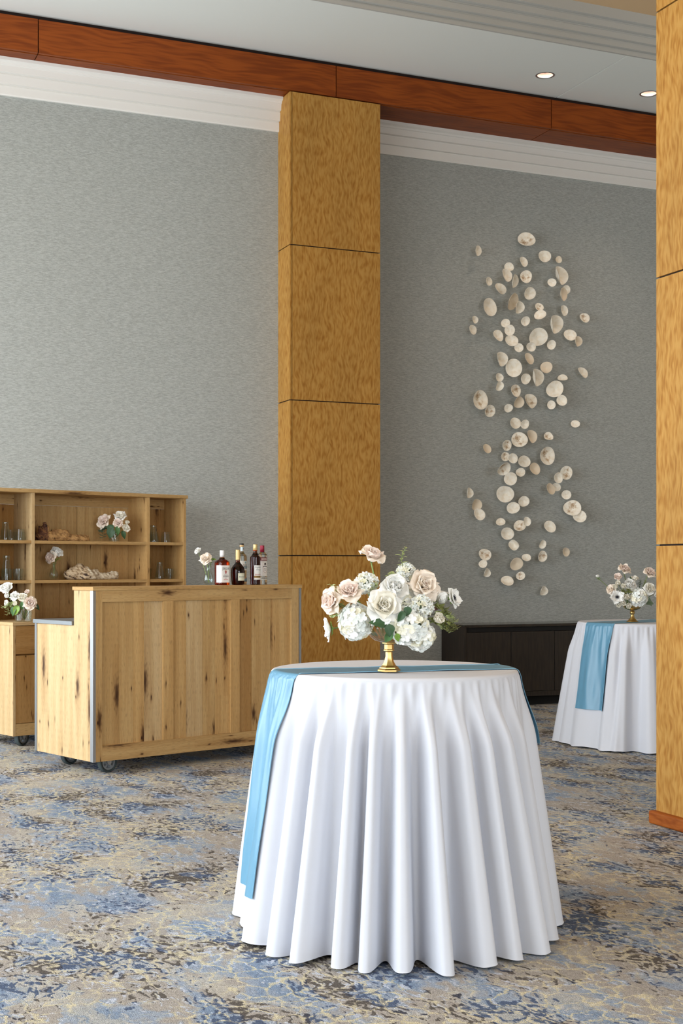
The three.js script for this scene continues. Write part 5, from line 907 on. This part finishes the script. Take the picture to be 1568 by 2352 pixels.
shell(6.554, 1.853, 0.075, 0.060, -0.53, 0.23, -0.01, 0.0, 0, "finely ribbed round clay dish below the biggest lower disc");
shell(7.212, 1.859, 0.075, 0.083, -0.57, 0.33, -0.01, 0.0, 2, "big clay dish with dark brown stain, overlapping a plain dish");
shell(7.268, 1.781, 0.125, 0.064, -0.57, 0.28, -0.01, 0.0, 0, "plain round clay dish half hidden behind the dark-stained big dish");
shell(6.414, 1.713, 0.075, 0.044, -0.39, 0.59, -0.22, 0.1, 0, "small egg-shaped clay dish above a plain upright disc in the lower chain");
shell(6.626, 1.676, 0.075, 0.062, -0.53, 0.64, -0.00, 0.0, 2, "wide clay dish with brown smudge and a folded shell on its shoulder");
shell(6.671, 1.727, 0.125, 0.043, -0.21, -0.06, -1.64, 0.8, 0, "small folded clay shell behind the smudged wide dish's shoulder");
shell(6.488, 1.609, 0.075, 0.062, -0.18, -0.02, -1.56, 0.0, 0, "plain round clay disc above a taco-folded shell");
shell(6.959, 1.678, 0.075, 0.059, -0.23, 0.34, -0.76, 0.0, 0, "smooth oval clay dish alone above the tiny pale folded shell");
shell(6.561, 1.502, 0.075, 0.054, -0.53, -0.02, -0.79, 1.0, 0, "taco-folded clay shell hanging beneath a plain round disc");
shell(6.875, 1.515, 0.075, 0.041, -0.14, -0.20, -1.96, 0.9, 0, "tiny folded clay shell with pale face, alone below the smooth oval dish");
shell(6.874, 1.394, 0.075, 0.052, 0.02, -0.05, -1.64, 0.1, 2, "egg-shaped clay dish with a brown smudge, below the tiny pale folded shell");
shell(7.138, 1.437, 0.075, 0.044, 0.14, -0.06, -1.63, 0.2, 1, "small drop-shaped clay shell half edge-on, outermost at the lower end");
shell(6.244, 1.405, 0.075, 0.059, -0.16, 0.18, -1.08, 0.1, 2, "stained round clay shell above a small plain dish, top of the lowest outer trio");
shell(6.200, 1.316, 0.125, 0.040, -0.51, 0.33, -0.00, 0.0, 0, "small plain clay dish in the middle of the lowest outer trio");
shell(6.257, 1.240, 0.075, 0.043, 0.16, -0.22, -1.84, 0.9, 0, "folded clay shell with white back, bottom of the lowest outer trio");
shell(6.590, 1.323, 0.075, 0.063, -0.17, -0.13, -1.89, 0.0, 1, "tilted round clay dish with a crease, touching a small wide dish");
shell(6.700, 1.375, 0.075, 0.044, -0.40, 0.63, -0.22, 0.0, 0, "small wide clay dish resting against the tilted creased dish's upper edge");
shell(6.634, 1.203, 0.075, 0.042, -0.53, 0.22, 0.00, 0.0, 2, "small round faintly stained clay dish near the cluster's lower end");
shell(6.484, 1.147, 0.075, 0.062, -0.35, 0.78, -0.25, 0.1, 0, "egg-shaped clay dish pointed at one end, lowest but one of the cluster");
shell(6.879, 1.065, 0.075, 0.048, 0.16, -0.22, -1.84, 0.8, 0, "small rolled clay shell, lowest of the whole cluster");
scene.traverse((o) => { if (o.isMesh) o.castShadow = o.receiveShadow = true; });
renderer.render(scene, camera);
